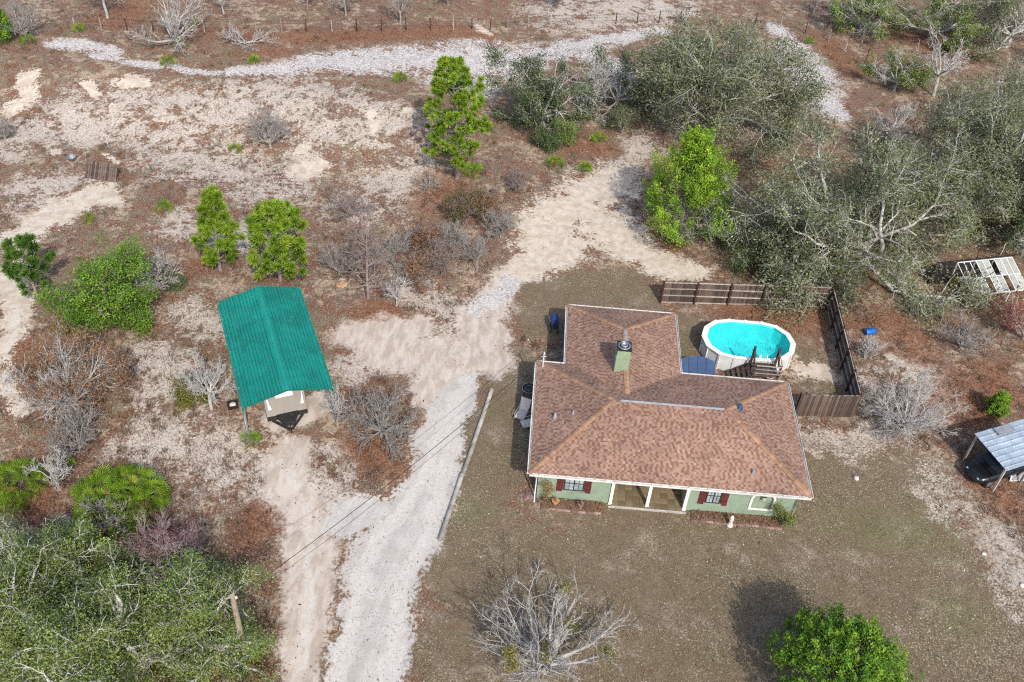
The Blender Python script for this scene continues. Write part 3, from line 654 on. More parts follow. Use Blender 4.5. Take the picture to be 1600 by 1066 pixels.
# ------------------------------------------------------------------ the house
EAVE = 2.5; KR = 1.6/4.2
def build_house():
    H = empty('house', (HO[0], HO[1], 0), HY, 'sage green single storey house under brown shingled hip roofs beside the pool', 'house')
    W = M['stucco']
    # walls (v is depth, front wall at v=0.5); the porch is a recess between u=4.36 and 8.46
    top = EAVE-0.14
    bx('wall', W, H, 0.5, 4.34, 0.5, 0.68, -0.1, top)                    # front left
    fw = MB()                                                           # front right, with an arched niche
    fw.box(8.46, 11.78, 0.5, 0.68, -0.1, top); fw.box(12.84, 13.95, 0.5, 0.68, -0.1, top)
    fw.box(11.78, 12.84, 0.5, 0.68, -0.1, 0.66); fw.box(11.78, 12.84, 0.58, 0.68, 0.66, top)
    c = 12.31; a = 0.53
    for k in range(12):
        t0 = math.pi*k/12; t1 = math.pi*(k+1)/12
        x0 = c+a*math.cos(t0); x1 = c+a*math.cos(t1); z0 = 1.45+a*math.sin(t0)*0.75; z1 = 1.45+a*math.sin(t1)*0.75
        fw.prism([(x1, z1), (x0, z0), (x0, top), (x1, top)], 0.5, 0.58, 1)
    fw.build('wall', W, H)
    bx('wall', W, H, 0.5, 0.68, 0.68, 7.9, -0.1, top); bx('wall', W, H, 13.77, 13.95, 0.68, 7.9, -0.1, top)
    bx('wall', W, H, 0.68, 2.15, 7.72, 7.9, -0.1, top); bx('wall', W, H, 7.8, 13.77, 7.72, 7.9, -0.1, top)
    bx('wall', W, H, 2.15, 2.33, 7.9, 13.25, -0.1, top); bx('wall', W, H, 7.62, 7.8, 7.9, 13.25, -0.1, top)
    bx('wall', W, H, 2.33, 7.62, 13.07, 13.25, -0.1, top)
    bx('wall', W, H, 4.34, 4.5, 0.68, 2.35, -0.1, top); bx('wall', W, H, 8.30, 8.46, 0.68, 2.35, -0.1, top)
    bx('wall', W, H, 4.5, 8.30, 2.2, 2.35, -0.1, top)
    # porch floor of separate tiles
    pf = MB().box(4.50, 8.30, 0.28, 2.2, -0.12, 0.07).box(4.34, 8.46, 0.20, 0.28, -0.12, 0.05).build('porch_floor', M['concrete'], H)
    rng = random.Random(3); tm = MB().box(-0.185, 0.185, -0.185, 0.185, 0, 0.03).mesh('tile'); tm.materials.append(M['tile'])
    for i in range(10):
        for j in range(5):
            link('tile', tm, pf, None, (4.70+i*0.3785, 0.49+j*0.3785, 0.072+rng.uniform(0, 0.004)), (rng.uniform(-.006, .006), rng.uniform(-.006, .006), rng.uniform(-.01, .01)))
    # posts
    for u in (4.44, 6.40, 8.36):
        p = MB().box(u-0.085, u+0.085, 0.42, 0.59, -0.05, EAVE-0.2).box(u-0.105, u+0.105, 0.40, 0.61, -0.05, 0.12)
        p.build('porch_post', M['white'], H)
    # doors and maroon panels at the back of the porch
    d = bx('door', M['maroon'], H, 5.0, 5.95, 2.14, 2.20, 0.075, 2.1)
    for zz in (0.25, 0.95, 1.5): bx('door_panel', M['maroon'], d, 5.12, 5.83, 2.115, 2.14, zz, zz+0.45)
    MB().tube([(5.86, 2.10, 1.05), (5.86, 2.14, 1.05)], 0.03, 8).build('handle', M['galv'], d)
    d = bx('door', M['maroon'], H, 6.75, 7.70, 2.14, 2.20, 0.075, 2.1)
    for zz in (0.25, 0.95, 1.5): bx('door_panel', M['maroon'], d, 6.87, 7.58, 2.115, 2.14, zz, zz+0.45)
    # front windows with shutters
    def window(u0, u1, z0, z1, v, sh, shw):
        w = MB(); f = 0.05
        w.box(u0, u1, v-0.05, v+0.0, z0, z0+f).box(u0, u1, v-0.05, v, z1-f, z1).box(u0, u0+f, v-0.05, v, z0+f, z1-f).box(u1-f, u1, v-0.05, v, z0+f, z1-f)
        fr = w.build('window', M['black_frame'], H)
        um = (u0+u1)/2; zm = (z0+z1)/2
        mm = MB().box(um-0.025, um+0.025, v-0.045, v-0.004, z0+f, z1-f).box(u0+f, um-0.025, v-0.045, v-0.004, zm-0.02, zm+0.02).box(um+0.025, u1-f, v-0.045, v-0.004, zm-0.02, zm+0.02)
        mm.build('mullion', M['black_frame'], fr)
        for (a0, a1) in ((u0+f, um-0.025), (um+0.025, u1-f)):
            for (b0, b1) in ((z0+f, zm-0.02), (zm+0.02, z1-f)):
                bx('pane', M['glass'], fr, a0, a1, v-0.022, v-0.012, b0, b1)
                q = (a0+a1)/2
                bx('glazing_bar', M['black_frame'], fr, q-0.008, q+0.008, v-0.036, v-0.0225, b0, b1)
        bx('sill', M['stucco'], fr, u0-0.08, u1+0.08, v-0.10, v-0.003, z0-0.10, z0-0.004)
        for (s0, s1) in sh:
            s = MB().box(s0, s1, v-0.045, v-0.003, z0-0.14, z1+0.04).build('shutter', M['maroon'], H)
            n = 12
            for k in range(n):
                za = z0-0.08+k*(z1-z0+0.06)/n
                MB().bar((s0+0.04, v-0.055, za+0.03), (s1-0.04, v-0.055, za+0.03), 0.012, 0.055, (0, -0.6, 1)).build('slat', M['maroon'], s)
    window(1.88, 2.93, 0.84, 1.98, 0.5, ((1.50, 1.85), (2.96, 3.31)), 0.35)
    window(9.36, 10.12, 0.80, 1.98, 0.5, ((8.98, 9.33), (10.15, 10.50)), 0.35)
    # arched white surround of the niche
    tr = MB(); tr.box(11.66, 12.96, 0.45, 0.497, 0.54, 0.66); tr.box(11.66, 11.78, 0.45, 0.497, 0.66, 1.45); tr.box(12.84, 12.96, 0.45, 0.497, 0.66, 1.45)
    for k in range(14):
        t0 = math.pi*k/14; t1 = math.pi*(k+1)/14
        P = lambda r, t: (c+r*math.cos(t), 1.45+r*math.sin(t)*0.75)
        tr.prism([P(0.65, t0), P(0.65, t1), P(0.53, t1), P(0.53, t0)], 0.45, 0.497, 1)
    tr.build('niche_surround', M['white'], H)
    lt = MB().box(12.22, 12.40, 0.35, 0.56, 1.70, 1.76).build('wall_lantern', M['black'], H)
    MB().prism([(12.23, 1.45), (12.39, 1.45), (12.41, 1.69), (12.21, 1.69)], 0.36, 0.50, 1).build('lantern_glass', M['clearpanel'], lt)
    # soffit and fascia
    def ring(mb, u0, u1, v0, v1, z0, z1): mb.box(u0, u1, v0, v1, z0, z1)
    so = MB(); so.box(0.05, 14.40, 0.05, 8.35, EAVE-0.135, EAVE-0.11); so.box(1.7, 8.25, 8.352, 13.7, EAVE-0.135, EAVE-0.11)
    so.build('soffit', M['soffit'], H)
    # roof: deck planes, then courses of shingle tabs
    E = EAVE
    Z = lambda t: E+t*KR
    slopes = [((0, 0), (14.45, 0), (4.2, 4.2), (10.25, 4.2)), ((0, 8.4), (0, 0), (4.2, 4.2), (4.2, 4.2)), ((14.45, 0), (14.45, 8.4), (10.25, 4.2), (10.25, 4.2)),
              ((14.45, 8.4), (0, 8.4), (10.25, 4.2), (4.2, 4.2)),
              ((1.65, 13.75), (1.65, 8.4), (4.975, 10.425), (4.975, 5.075)), ((8.3, 8.4), (8.3, 13.75), (4.975, 5.075), (4.975, 10.425)), ((8.3, 13.75), (1.65, 13.75), (4.975, 10.425), (4.975, 10.425))]
    runs = [4.2, 4.2, 4.2, 4.2, 3.325, 3.325, 3.325]
    R = MB()
    for (e0, e1, t0, t1), run in zip(slopes, runs):
        p = [(*e0, E-0.03), (*e1, E-0.03), (*t1, Z(run)-0.03), (*t0, Z(run)-0.03)]
        if t0 == t1: R.add(p[:3], [(0, 1, 2)])
        else: R.add(p, [(0, 1, 2, 3)])
    roof = R.build('roof', M['deck'], H)
    rg = np.random.default_rng(8)
    light = np.array([(0.305, 0.19, 0.142), (0.28, 0.17, 0.126), (0.33, 0.21, 0.16), (0.30, 0.178, 0.122)]); dark = np.array([(0.19, 0.102, 0.068), (0.215, 0.118, 0.078), (0.172, 0.098, 0.07)])
    for (e0, e1, t0, t1), run in zip(slopes, runs):
        e0, e1, t0, t1 = [np.array(q, float) for q in (e0, e1, t0, t1)]
        ax = (e1-e0)/np.linalg.norm(e1-e0); nin = np.array([-ax[1], ax[0]]); L = np.linalg.norm(e1-e0)
        s_t0 = (t0-e0)@ax; s_t1 = (t1-e0)@ax
        expo = 0.12; nc = int(math.ceil(run*math.sqrt(1+KR*KR)/expo)); V, F, C = [], [], []
        nrm3 = np.array([-KR*nin[0], -KR*nin[1], 1.0]); nrm3 /= np.linalg.norm(nrm3)
        def pt(s, t, h):
            q = e0+ax*s+nin*(t*run); b = np.array([q[0], q[1], E+t*run*KR]); return b+nrm3*h
        for i in range(nc):
            q0 = i/nc-0.004; q1 = min((i+1)/nc+0.012, 1.0)
            l0, r0 = s_t0*q0, L+(s_t1-L)*q0; l1, r1 = s_t0*q1, L+(s_t1-L)*q1
            s = min(l0, l1)-rg.uniform(0, 0.3); par = False
            while s < max(r0, r1):
                par = not par; wd = 0.135*rg.uniform(0.92, 1.08); g = 0.001; isd = rg.random() < (0.72 if par else 0.10)
                a0, b0 = np.clip(s+g, l0, r0), np.clip(s+wd-g, l0, r0); a1, b1 = np.clip(s+g, l1, r1), np.clip(s+wd-g, l1, r1)
                s += wd
                if b0-a0 < 0.01 and b1-a1 < 0.01: continue
                hb = 0.005+0.005*(not isd)+rg.uniform(0, 0.002); k = len(V)
                V += [pt(a0, q0, -0.02), pt(b0, q0, -0.02), pt(a0, q0, hb), pt(b0, q0, hb), pt(b1, q1, 0.004), pt(a1, q1, 0.004), pt(a1, q1, -0.02), pt(b1, q1, -0.02)]
                F += [(k, k+1, k+3, k+2), (k+2, k+3, k+4, k+5), (k, k+2, k+5, k+6), (k+1, k+7, k+4, k+3)]
                cc = (dark if isd else light)[rg.integers(0, 3 if isd else 4)]*rg.uniform(0.88, 1.12); C += [cc]*8
        o = link('shingles', np_mesh('shingles', np.array(V), [np.array(F)], np.array(C)), roof, M['shingle']); tag(o, kind='stuff')
    # caps along hips and ridges
    hips = [((0, 0, E), (4.2, 4.2, Z(4.2))), ((0, 8.4, E), (4.2, 4.2, Z(4.2))), ((14.45, 0, E), (10.25, 4.2, Z(4.2))), ((14.45, 8.4, E), (10.25, 4.2, Z(4.2))),
            ((1.65, 13.75, E), (4.975, 10.425, Z(3.325))), ((8.3, 13.75, E), (4.975, 10.425, Z(3.325))), ((4.975, 10.425, Z(3.325)), (4.975, 5.1, Z(3.325)))]
    for a, b in hips:
        a = np.array(a); b = np.array(b); d = b-a; Lh = np.linalg.norm(d); d /= Lh
        side = np.cross(d, (0, 0, 1.0)); side /= np.linalg.norm(side); up = np.cross(side, d)
        ridge = abs(d[2]) < 0.01; drop = 0.05 if ridge else 0.035
        n = int(Lh/0.16); V, F, C = [], [], []
        for i in range(n):
            p0 = a+d*(i*Lh/n-0.01); p1 = a+d*((i+1)*Lh/n+0.03); k = len(V); w = 0.14
            for p, h in ((p0, 0.045), (p1, 0.026)):
                V += [p-side*w+up*(h-drop-0.012), p-side*w+up*(h-drop), p+up*h, p+side*w+up*(h-drop), p+side*w+up*(h-drop-0.012)]
            F += [(k+1, k+2, k+7, k+6), (k+2, k+3, k+8, k+7), (k, k+1, k+6, k+5), (k+3, k+4, k+9, k+8)]; F += [(k, k+4, k+3, k+2)]
            C += [np.array([(0.35, 0.20, 0.122), (0.30, 0.17, 0.105), (0.39, 0.23, 0.145)][rg.integers(0, 3)])*rg.uniform(0.85, 1.1)]*10
        F4 = [f for f in F if len(f) == 4]
        o = link('ridge_caps', np_mesh('ridge_caps', np.array(V), [np.array(F4)], np.array(C)), roof, M['shingle']); tag(o, kind='stuff')
    rv = MB().prism([(4.11, Z(4.2)+0.01), (4.2, Z(4.2)+0.06), (4.29, Z(4.2)+0.01)], 4.55, 10.1, 0)
    rv.build('ridge_vent', M['lead'], roof)
    rv = MB().prism([(4.89, Z(3.325)+0.025), (4.975, Z(3.325)+0.075), (5.06, Z(3.325)+0.025)], 8.55, 10.35, 1); rv.build('ridge_vent', M['lead'], roof)
    # gutters: open channels in lengths
    def gutter(a, b, out):
        a = np.array(a, float); b = np.array(b, float); out = np.array(out, float); L = np.linalg.norm(b-a); n = max(1, round(L/3.0)); d = (b-a)/L
        for i in range(n):
            p = a+d*(L*i/n+0.006); q = a+d*(L*(i+1)/n-0.006); m = MB()
            z = E-0.06
            for off, h, ww in ((0.012, 0.13, 0.02), (0.115, 0.12, 0.018)):
                m.bar((*(p+out*off), z), (*(q+out*off), z), ww, h)
            m.bar((*(p+out*0.064), z-0.055), (*(q+out*0.064), z-0.055), 0.088, 0.012)
            g = m.build('gutter', M['gutter'], H)
            for k in range(3):
                c0 = p+(q-p)*(k+0.5)/3; MB().bar((*(c0+out*0.02), z+0.068), (*(c0+out*0.115), z+0.068), 0.02, 0.012).build('hanger', M['lead'], g)
    gutter((0, 0), (14.45, 0), (0, -1)); gutter((0, 8.4), (0, 0), (-1, 0)); gutter((14.45, 0), (14.45, 8.4), (1, 0)); gutter((14.45, 8.4), (8.3, 8.4), (0, 1)); gutter((1.65, 8.4), (0, 8.4), (0, 1))
    gutter((1.65, 13.75), (1.65, 8.53), (-1, 0)); gutter((8.3, 8.53), (8.3, 13.75), (1, 0)); gutter((8.3, 13.75), (1.65, 13.75), (0, 1))
    MB().tube([(0.3, -0.05, E-0.12), (0.33, 0.1, 2.1), (0.40, 0.40, 1.95), (0.40, 0.42, 0.3), (0.40, 0.05, 0.1)], 0.045, 6).build('downspout', M['white'], H)
    MB().tube([(14.15, -0.05, E-0.12), (14.1, 0.1, 2.1), (14.02, 0.40, 1.95), (14.02, 0.42, 0.3), (14.02, 0.0, 0.1)], 0.05, 6).build('downspout', M['greywood'], H)
    # chimney with metal cap
    cu, cv = 4.68, 7.35
    ch = MB(); w0, w1 = 0.40, 0.36; zt = 5.15
    ch.add([(cu-w0, cv-w0, 3.2), (cu+w0, cv-w0, 3.2), (cu+w0, cv+w0, 3.2), (cu-w0, cv+w0, 3.2), (cu-w1, cv-w1, zt), (cu+w1, cv-w1, zt), (cu+w1, cv+w1, zt), (cu-w1, cv+w1, zt)],
           [(3, 2, 1, 0), (4, 5, 6, 7), (0, 1, 5, 4), (1, 2, 6, 5), (2, 3, 7, 6), (3, 0, 4, 7)])
    chim = ch.build('chimney', M['chim'], H)
    bx('trim_band', M['chim'], chim, cu-0.42, cu+0.42, cv-0.42, cv+0.42, 4.62, 4.70)
    bx('cap_plate', M['black'], chim, cu-0.40, cu+0.40, cv-0.40, cv+0.40, zt, zt+0.06)
    MB().lathe([(0.20, 0), (0.20, 0.10), (0.16, 0.10), (0.15, 0.02), (0.0, 0.02)], 18, (cu, cv, zt+0.06)).build('flue', M['galv'], chim)
    MB().tube([(cu+0.31*math.cos(t), cv+0.31*math.sin(t), zt+0.085) for t in np.linspace(0, 6.28, 20, endpoint=False)], 0.035, 6, close=True).build('cap_ring', M['galv'], chim)
    # vents on the roof
    def vent(u, v, z, r, h, mat):
        MB().lathe([(r*1.9, -0.04), (r*1.7, 0.02), (r, 0.05), (r, h), (r*0.7, h)], 10, (u, v, z)).build('vent_pipe', mat, roof)
    vent(1.15, 3.65, Z(1.15), 0.075, 0.32, M['lead']); vent(2.1, 3.7, Z(2.1), 0.05, 0.22, M['lead']); vent(11.0, 4.62, Z(14.45-11.0), 0.10, 0.32, M['blue']); vent(11.5, 0.95, Z(0.95), 0.06, 0.3, M['lead'])
    return H
HOUSE = build_house()
def HL(u, v, z=0.0):
    c, s = math.cos(HY), math.sin(HY); return (HO[0]+u*c-v*s, HO[1]+u*s+v*c, z)
# ------------------------------------------------------------------ plants
def nrm(v): return v/np.maximum(np.linalg.norm(v, axis=-1, keepdims=True), 1e-9)

class Wood:
    """all limbs of one tree, grown level by level; every limb is a tapered tube"""
    def __init__(s, seed): s.r = np.random.default_rng(seed); s.V = []; s.F = []; s.n = 0; s.levels = []
    def grow(s, p, d, L, r, steps, wander, up, taper=0.35, sides=4, zmin=None, keep=True):
        B = len(p); pts = [p]; dirs = [d]; cur = p; dd = d
        for k in range(steps):
            dd = nrm(dd+s.r.normal(0, wander, (B, 3))+np.array([0, 0, 1.0])*up)
            cur = cur+dd*(L/steps)[:, None]
            if zmin is not None:
                low = cur[:, 2] < zmin; cur[low, 2] = zmin; dd[low, 2] = np.abs(dd[low, 2])
            pts.append(cur.copy()); dirs.append(dd)
        P = np.stack(pts, 1); D = np.stack(dirs, 1)
        t = np.linspace(0, 1, steps+1)
        R = r[:, None]*(1-(1-taper)*t)[None]
        ref = nrm(P[:, -1]-P[:, 0])
        a = np.where(np.abs(ref[:, 2:3]) < 0.9, np.array([[0, 0, 1.0]]), np.array([[1.0, 0, 0]]))
        x = nrm(np.cross(ref, a)); y = np.cross(ref, x)
        ang = np.arange(sides)*2*np.pi/sides
        ring = x[:, None, None, :]*np.cos(ang)[None, None, :, None]+y[:, None, None, :]*np.sin(ang)[None, None, :, None]
        V = P[:, :, None, :]+ring*R[:, :, None, None]
        if keep:
            idx = np.arange(B*(steps+1)*sides).reshape(B, steps+1, sides)+s.n
            q = np.stack([idx[:, :-1, :], np.roll(idx, -1, 2)[:, :-1, :], np.roll(idx, -1, 2)[:, 1:, :], idx[:, 1:, :]], -1).reshape(-1, 4)
            s.V.append(V.reshape(-1, 3)); s.F.append(q); s.n += B*(steps+1)*sides
        lv = (P, D, R, L); s.levels.append(lv); return lv
    def kids(s, lv, n, t0, t1, amin, amax, lr0, lr1, rr, Rmin, tip=True, shrink=0.45):
        """n children for every limb of a level: places, directions, lengths, radii"""
        P, D, R, L = lv; B, S, _ = P.shape
        t = s.r.uniform(t0, t1, (B, n))
        if tip: t[:, 0] = 1.0
        t = t*(S-1); i = np.minimum(t.astype(int), S-2); f = (t-i)
        bi = np.arange(B)[:, None]
        p = P[bi, i]*(1-f)[..., None]+P[bi, i+1]*f[..., None]
        d = D[bi, i+1]; r = R[bi, i]*(1-f)+R[bi, i+1]*f
        v = s.r.normal(0, 1, (B, n, 3)); v = nrm(v-d*np.sum(v*d, -1, keepdims=True))
        a = s.r.uniform(amin, amax, (B, n))[..., None]
        if tip: a[:, 0] *= 0.35
        nd = nrm(d*np.cos(a)+v*np.sin(a))
        ln = L[:, None]*s.r.uniform(lr0, lr1, (B, n))*(1-shrink*(t/(S-1)-t0)*(1 if not tip else 0.8))
        return p.reshape(-1, 3), nd.reshape(-1, 3), ln.ravel(), np.maximum(r.ravel()*rr, Rmin)
    def twigs(s, p, d, L, r, wander=0.25, up=0.05, zmin=0.12):
        """last level: each twig a slim three-sided spike"""
        B = len(p); d = nrm(d+s.r.normal(0, wander, (B, 3))+np.array([0, 0, 1.0])*up)
        e = p+d*L[:, None]; e[:, 2] = np.maximum(e[:, 2], zmin)
        a = np.where(np.abs(d[:, 2:3]) < 0.9, np.array([[0, 0, 1.0]]), np.array([[1.0, 0, 0]])); x = nrm(np.cross(d, a)); y = np.cross(d, x)
        V = np.stack([p+x*r[:, None], p+(-0.5*x+0.87*y)*r[:, None], p+(-0.5*x-0.87*y)*r[:, None], e], 1).reshape(-1, 3)
        b = np.arange(B)[:, None]*4+s.n
        s.F.append(np.concatenate([b+np.array([[0, 1, 3]]), b+np.array([[1, 2, 3]]), b+np.array([[2, 0, 3]])])); s.V.append(V); s.n += 4*B
        return e
    def mesh(s, name): return np_mesh(name, np.concatenate(s.V), s.F, smooth=True)

def foliage(centres, n, spread, size, pal, rng, up=0.55, cvar=0.25, lvar=0.25, flat=1.0, droop=0.0, normal_from=None):
    """n small leaves round every centre; each clump and each leaf has its own tone"""
    N = len(centres); C = np.repeat(centres, n, 0); K = N*n
    o = rng.normal(0, 1, (K, 3))*spread; o[:, 2] *= flat; C = C+o; C[:, 2] -= droop*rng.random(K)
    nn = rng.normal(0, 0.7, (K, 3)); nn[:, 2] += up
    if normal_from is not None: nn = nn+0.8*nrm(C-normal_from)
    nn = nrm(nn); a = rng.normal(0, 1, (K, 3)); ax = nrm(np.cross(nn, a)); ay = np.cross(nn, ax)
    s = size*rng.uniform(0.6, 1.35, K)[:, None]
    V = np.stack([C-ax*s, C-ay*s*0.55, C+ax*s, C+ay*s*0.55], 1).reshape(-1, 3)
    pal = np.array(pal); w = rng.random((N, 1)); ci = rng.integers(0, len(pal), N)
    base = pal[ci]*(1+cvar*(2*w-1))
    c = np.repeat(base, n, 0)*(1+lvar*(2*rng.random((K, 1))-1))
    return V, np.repeat(c, 4, 0)

def quad_obj(name, Vs, Cs, mat, parent):
    V = np.concatenate(Vs); C = np.concatenate(Cs)
    return link(name, np_mesh(name, V, [np.arange(len(V)).reshape(-1, 4)], C), parent, mat)

OAK_GREY = [(0.185, 0.21, 0.095), (0.22, 0.24, 0.13), (0.155, 0.185, 0.078), (0.28, 0.295, 0.19), (0.125, 0.155, 0.072)]
OAK_GREEN = [(0.18, 0.245, 0.05), (0.225, 0.295, 0.07), (0.14, 0.205, 0.045), (0.27, 0.33, 0.095), (0.085, 0.135, 0.042)]
OAK_DARK = [(0.085, 0.125, 0.045), (0.11, 0.155, 0.055), (0.145, 0.185, 0.075), (0.065, 0.10, 0.04)]

def plant_root(name, px, label, cat, group, world=None):
    p = T(*px) if world is None else np.array(world, float)
    return empty(name, tuple(p), 0, label, cat, group)

def oak(px, Rr, Hh, seed, label, pal, group='oaks', leaves=16, nlim=8, bark='bark_oak', trunk=0.22, lean=(0, 0), lsize=0.085, twr=0.021, dens=(8, 8, 5), name='oak_tree', spread=0.26, cat='tree', moss=0.0, gap=0.62, padflat=0.6, droop=-0.03):
    root = plant_root(name, px, label, cat, group)
    w = Wood(seed); r = w.r
    th = Hh*0.22*r.uniform(0.8, 1.2); nt = 2 if Rr > 3 else 1
    if Rr < 2: nt = 3
    p0 = np.zeros((nt, 3)); p0[:, :2] = r.normal(0, 0.12*Rr**0.5, (nt, 2)); p0[:, 2] = -0.15
    d0 = nrm(np.concatenate([r.normal(0, 0.28, (nt, 2))+np.array(lean), np.ones((nt, 1))], 1))
    tr = w.grow(p0, d0, np.full(nt, th+0.15), np.full(nt, trunk), 4, 0.12, 0.05, 0.78, 8)
    # main limbs reach out to a dome
    n = nlim*nt//(1 if nt == 1 else nt)+nt
    az = np.arange(n)*2.39996+r.normal(0, 0.15, n)+seed; el = 0.02+1.38*((np.arange(n)+r.random(n))/n)**1.15
    d = np.stack([np.cos(az)*np.cos(el), np.sin(az)*np.cos(el), np.sin(el)], 1)
    Hc = Hh-th
    L = 1/np.sqrt((np.cos(el)/Rr)**2+(np.sin(el)/Hc)**2)*r.uniform(0.95, 1.18, n)
    src = r.integers(0, nt, n); ps = tr[0][src, -1]
    l1 = w.grow(ps, d, L, np.full(n, trunk*0.66)*r.uniform(0.7, 1.1, n), 8, 0.20, 0.05, 0.28, 6, 0.4)
    a = w.kids(l1, dens[0], 0.22, 1.0, 0.45, 1.15, 0.30, 0.58, 0.62, 0.03)
    l2 = w.grow(*a, 5, 0.24, droop*0.5, 0.35, 4, 0.25)
    a = w.kids(l2, dens[1], 0.2, 1.0, 0.5, 1.25, 0.34, 0.62, 0.62, twr)
    l3 = w.grow(*a, 3, 0.26, droop, 0.5, 3, 0.2)
    a = w.kids(l3, dens[2], 0.2, 1.0, 0.5, 1.2, 0.45, 0.8, 0.75, twr*0.72)
    tw = w.twigs(a[0], a[1], a[2], a[3], 0.25, 0.02)
    link('trunk', w.mesh('oak_wood'), root, M[bark])
    tips = np.concatenate([l3[0][:, -1], l3[0][:, 1][::3]])-np.array([0, 0, 0.12])
    # gaps: leave bare spells of crown
    k = fbm(tips[:, 0]*0.75+seed, tips[:, 1]*0.75, seed, 3)+0.3*fbm(tips[:, 2]*0.9, tips[:, 0]*0.9, seed+1, 2) > gap
    tips = tips[k & (r.random(len(tips)) < 0.85)]
    V, C = foliage(tips, leaves, spread, lsize, pal, r, up=0.95, flat=padflat, cvar=0.48, lvar=0.18)
    Vs, Cs = [V], [C]
    if moss:
        mt = tips[r.random(len(tips)) < moss]
        V2, C2 = foliage(mt, 9, 0.26, lsize*1.15, [(0.26, 0.265, 0.22), (0.32, 0.325, 0.285)], r, up=0.1, droop=0.35); Vs.append(V2); Cs.append(C2)
    quad_obj('crown', Vs, Cs, M['leaf'], root)
    return root

def bare(px, Rr, Hh, seed, label, bark='bark_grey', group='bare trees', stems=4, trunk=0.09, dens=(7, 6, 4), upright=0.06, el=(0.5, 1.35), leafpal=None, leaves=0, leaffrac=0.3, name='bare_tree', cat='tree', start=0.12, twr=0.014, mist=0, world=None, central=False, leafsize=0.06):
    root = plant_root(name, px, label, cat, group, world)
    w = Wood(seed); r = w.r
    if dens[2] > 3: dens = (dens[0], dens[1], dens[2]-1)
    if central:                                   # one straight leader with side limbs
        tr = w.grow(np.array([[0, 0, -0.1]]), np.array([[0.02, 0.0, 1.0]]), np.array([Hh]), np.array([trunk]), 9, 0.025, 0.05, 0.2, 7)
        a = w.kids(tr, 46, 0.1, 1.0, 1.0, 1.5, 0.2, 0.42, 0.5, 0.028, shrink=0.75)
        a = (a[0], a[1], np.minimum(a[2], Rr), a[3])
        l1 = w.grow(*a, 6, 0.14, 0.05, 0.3, 4, 0.1)
    else:
        th = Hh*start; n = stems
        tr = w.grow(np.array([[0, 0, -0.1]]), np.array([[0.0, 0.05, 1.0]]), np.array([th+0.12]), np.array([trunk]), 3, 0.08, 0.1, 0.85, 7)
        az = np.linspace(0, 2*np.pi, n, endpoint=False)+r.normal(0, 0.3, n); e = r.uniform(*el, n)
        d = np.stack([np.cos(az)*np.cos(e), np.sin(az)*np.cos(e), np.sin(e)], 1)
        L = 1/np.sqrt((np.cos(e)/Rr)**2+(np.sin(e)/(Hh-th))**2)*r.uniform(0.72, 0.95, n)
        ps = np.repeat(tr[0][:, -1], n, 0)+r.normal(0, 0.04, (n, 3))
        l1 = w.grow(ps, d, L, np.full(n, trunk*0.62), 7, 0.13, upright, 0.28, 5, 0.1)
    a = w.kids(l1, dens[0], 0.18, 1.0, 0.35, 0.95, 0.32, 0.6, 0.6, 0.02)
    l2 = w.grow(*a, 5, 0.16, upright, 0.4, 4, 0.08)
    a = w.kids(l2, dens[1], 0.2, 1.0, 0.4, 1.0, 0.36, 0.65, 0.65, twr)
    l3 = w.grow(*a, 2, 0.18, upright, 0.55, 3, 0.06)
    tw = l3[0][:, -1]
    if dens[2]:
        a = w.kids(l3, dens[2], 0.25, 1.0, 0.4, 1.0, 0.45, 0.75, 0.85, twr*0.9)
        tw = w.twigs(a[0], a[1], a[2], a[3], 0.18, upright, 0.05)
    link('trunk', w.mesh('bare_wood'), root, M[bark])
    Vs, Cs = [], []
    if leaves:
        tp = tw; k = (fbm(tp[:, 0]*0.8+seed, tp[:, 1]*0.8+tp[:, 2]*0.5, seed, 2) > 0.62-leaffrac*0.4) & (r.random(len(tp)) < 0.9)
        if k.sum():
            V, C = foliage(tp[k], leaves, 0.14, leafsize, leafpal, r, up=0.3); Vs.append(V); Cs.append(C)
    if Vs: quad_obj('crown', Vs, Cs, M['leaf'], root)
    for q in range(mist):                         # clumps of mistletoe
        c = l2[0][r.integers(0, len(l2[0])), -2]
        V, C = foliage(c[None]+r.normal(0, 0.1, (3, 3)), 60, 0.13, 0.06, [(0.16, 0.15, 0.03), (0.21, 0.19, 0.04)], r)
        tag(quad_obj('mistletoe', [V], [C], M['leaf'], root), kind='stuff')
    return root

def needle_tufts(C, axis, n, ln, rad, pal, rng, wid=0.016):
    """bottle-brush tufts: needles fanning out around a shoot"""
    N = len(C); K = N*n
    base = np.repeat(C, n, 0)+np.repeat(axis, n, 0)*(rng.random((K, 1))*ln*0.55)
    d = nrm(rng.normal(0, 1, (K, 3))*0.85+np.repeat(axis, n, 0)*0.75)
    L = rad*rng.uniform(0.75, 1.15, (K, 1))
    s = nrm(np.cross(d, rng.normal(0, 1, (K, 3))))*wid
    V = np.stack([base-s, base+s, base+d*L+s*0.5, base+d*L-s*0.5], 1).reshape(-1, 3)
    pal = np.array(pal); c = pal[rng.integers(0, len(pal), N)]*rng.uniform(0.8, 1.2, (N, 1))
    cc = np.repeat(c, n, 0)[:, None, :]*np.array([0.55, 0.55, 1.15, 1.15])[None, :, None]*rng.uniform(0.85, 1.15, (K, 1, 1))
    return V, cc.reshape(-1, 3)

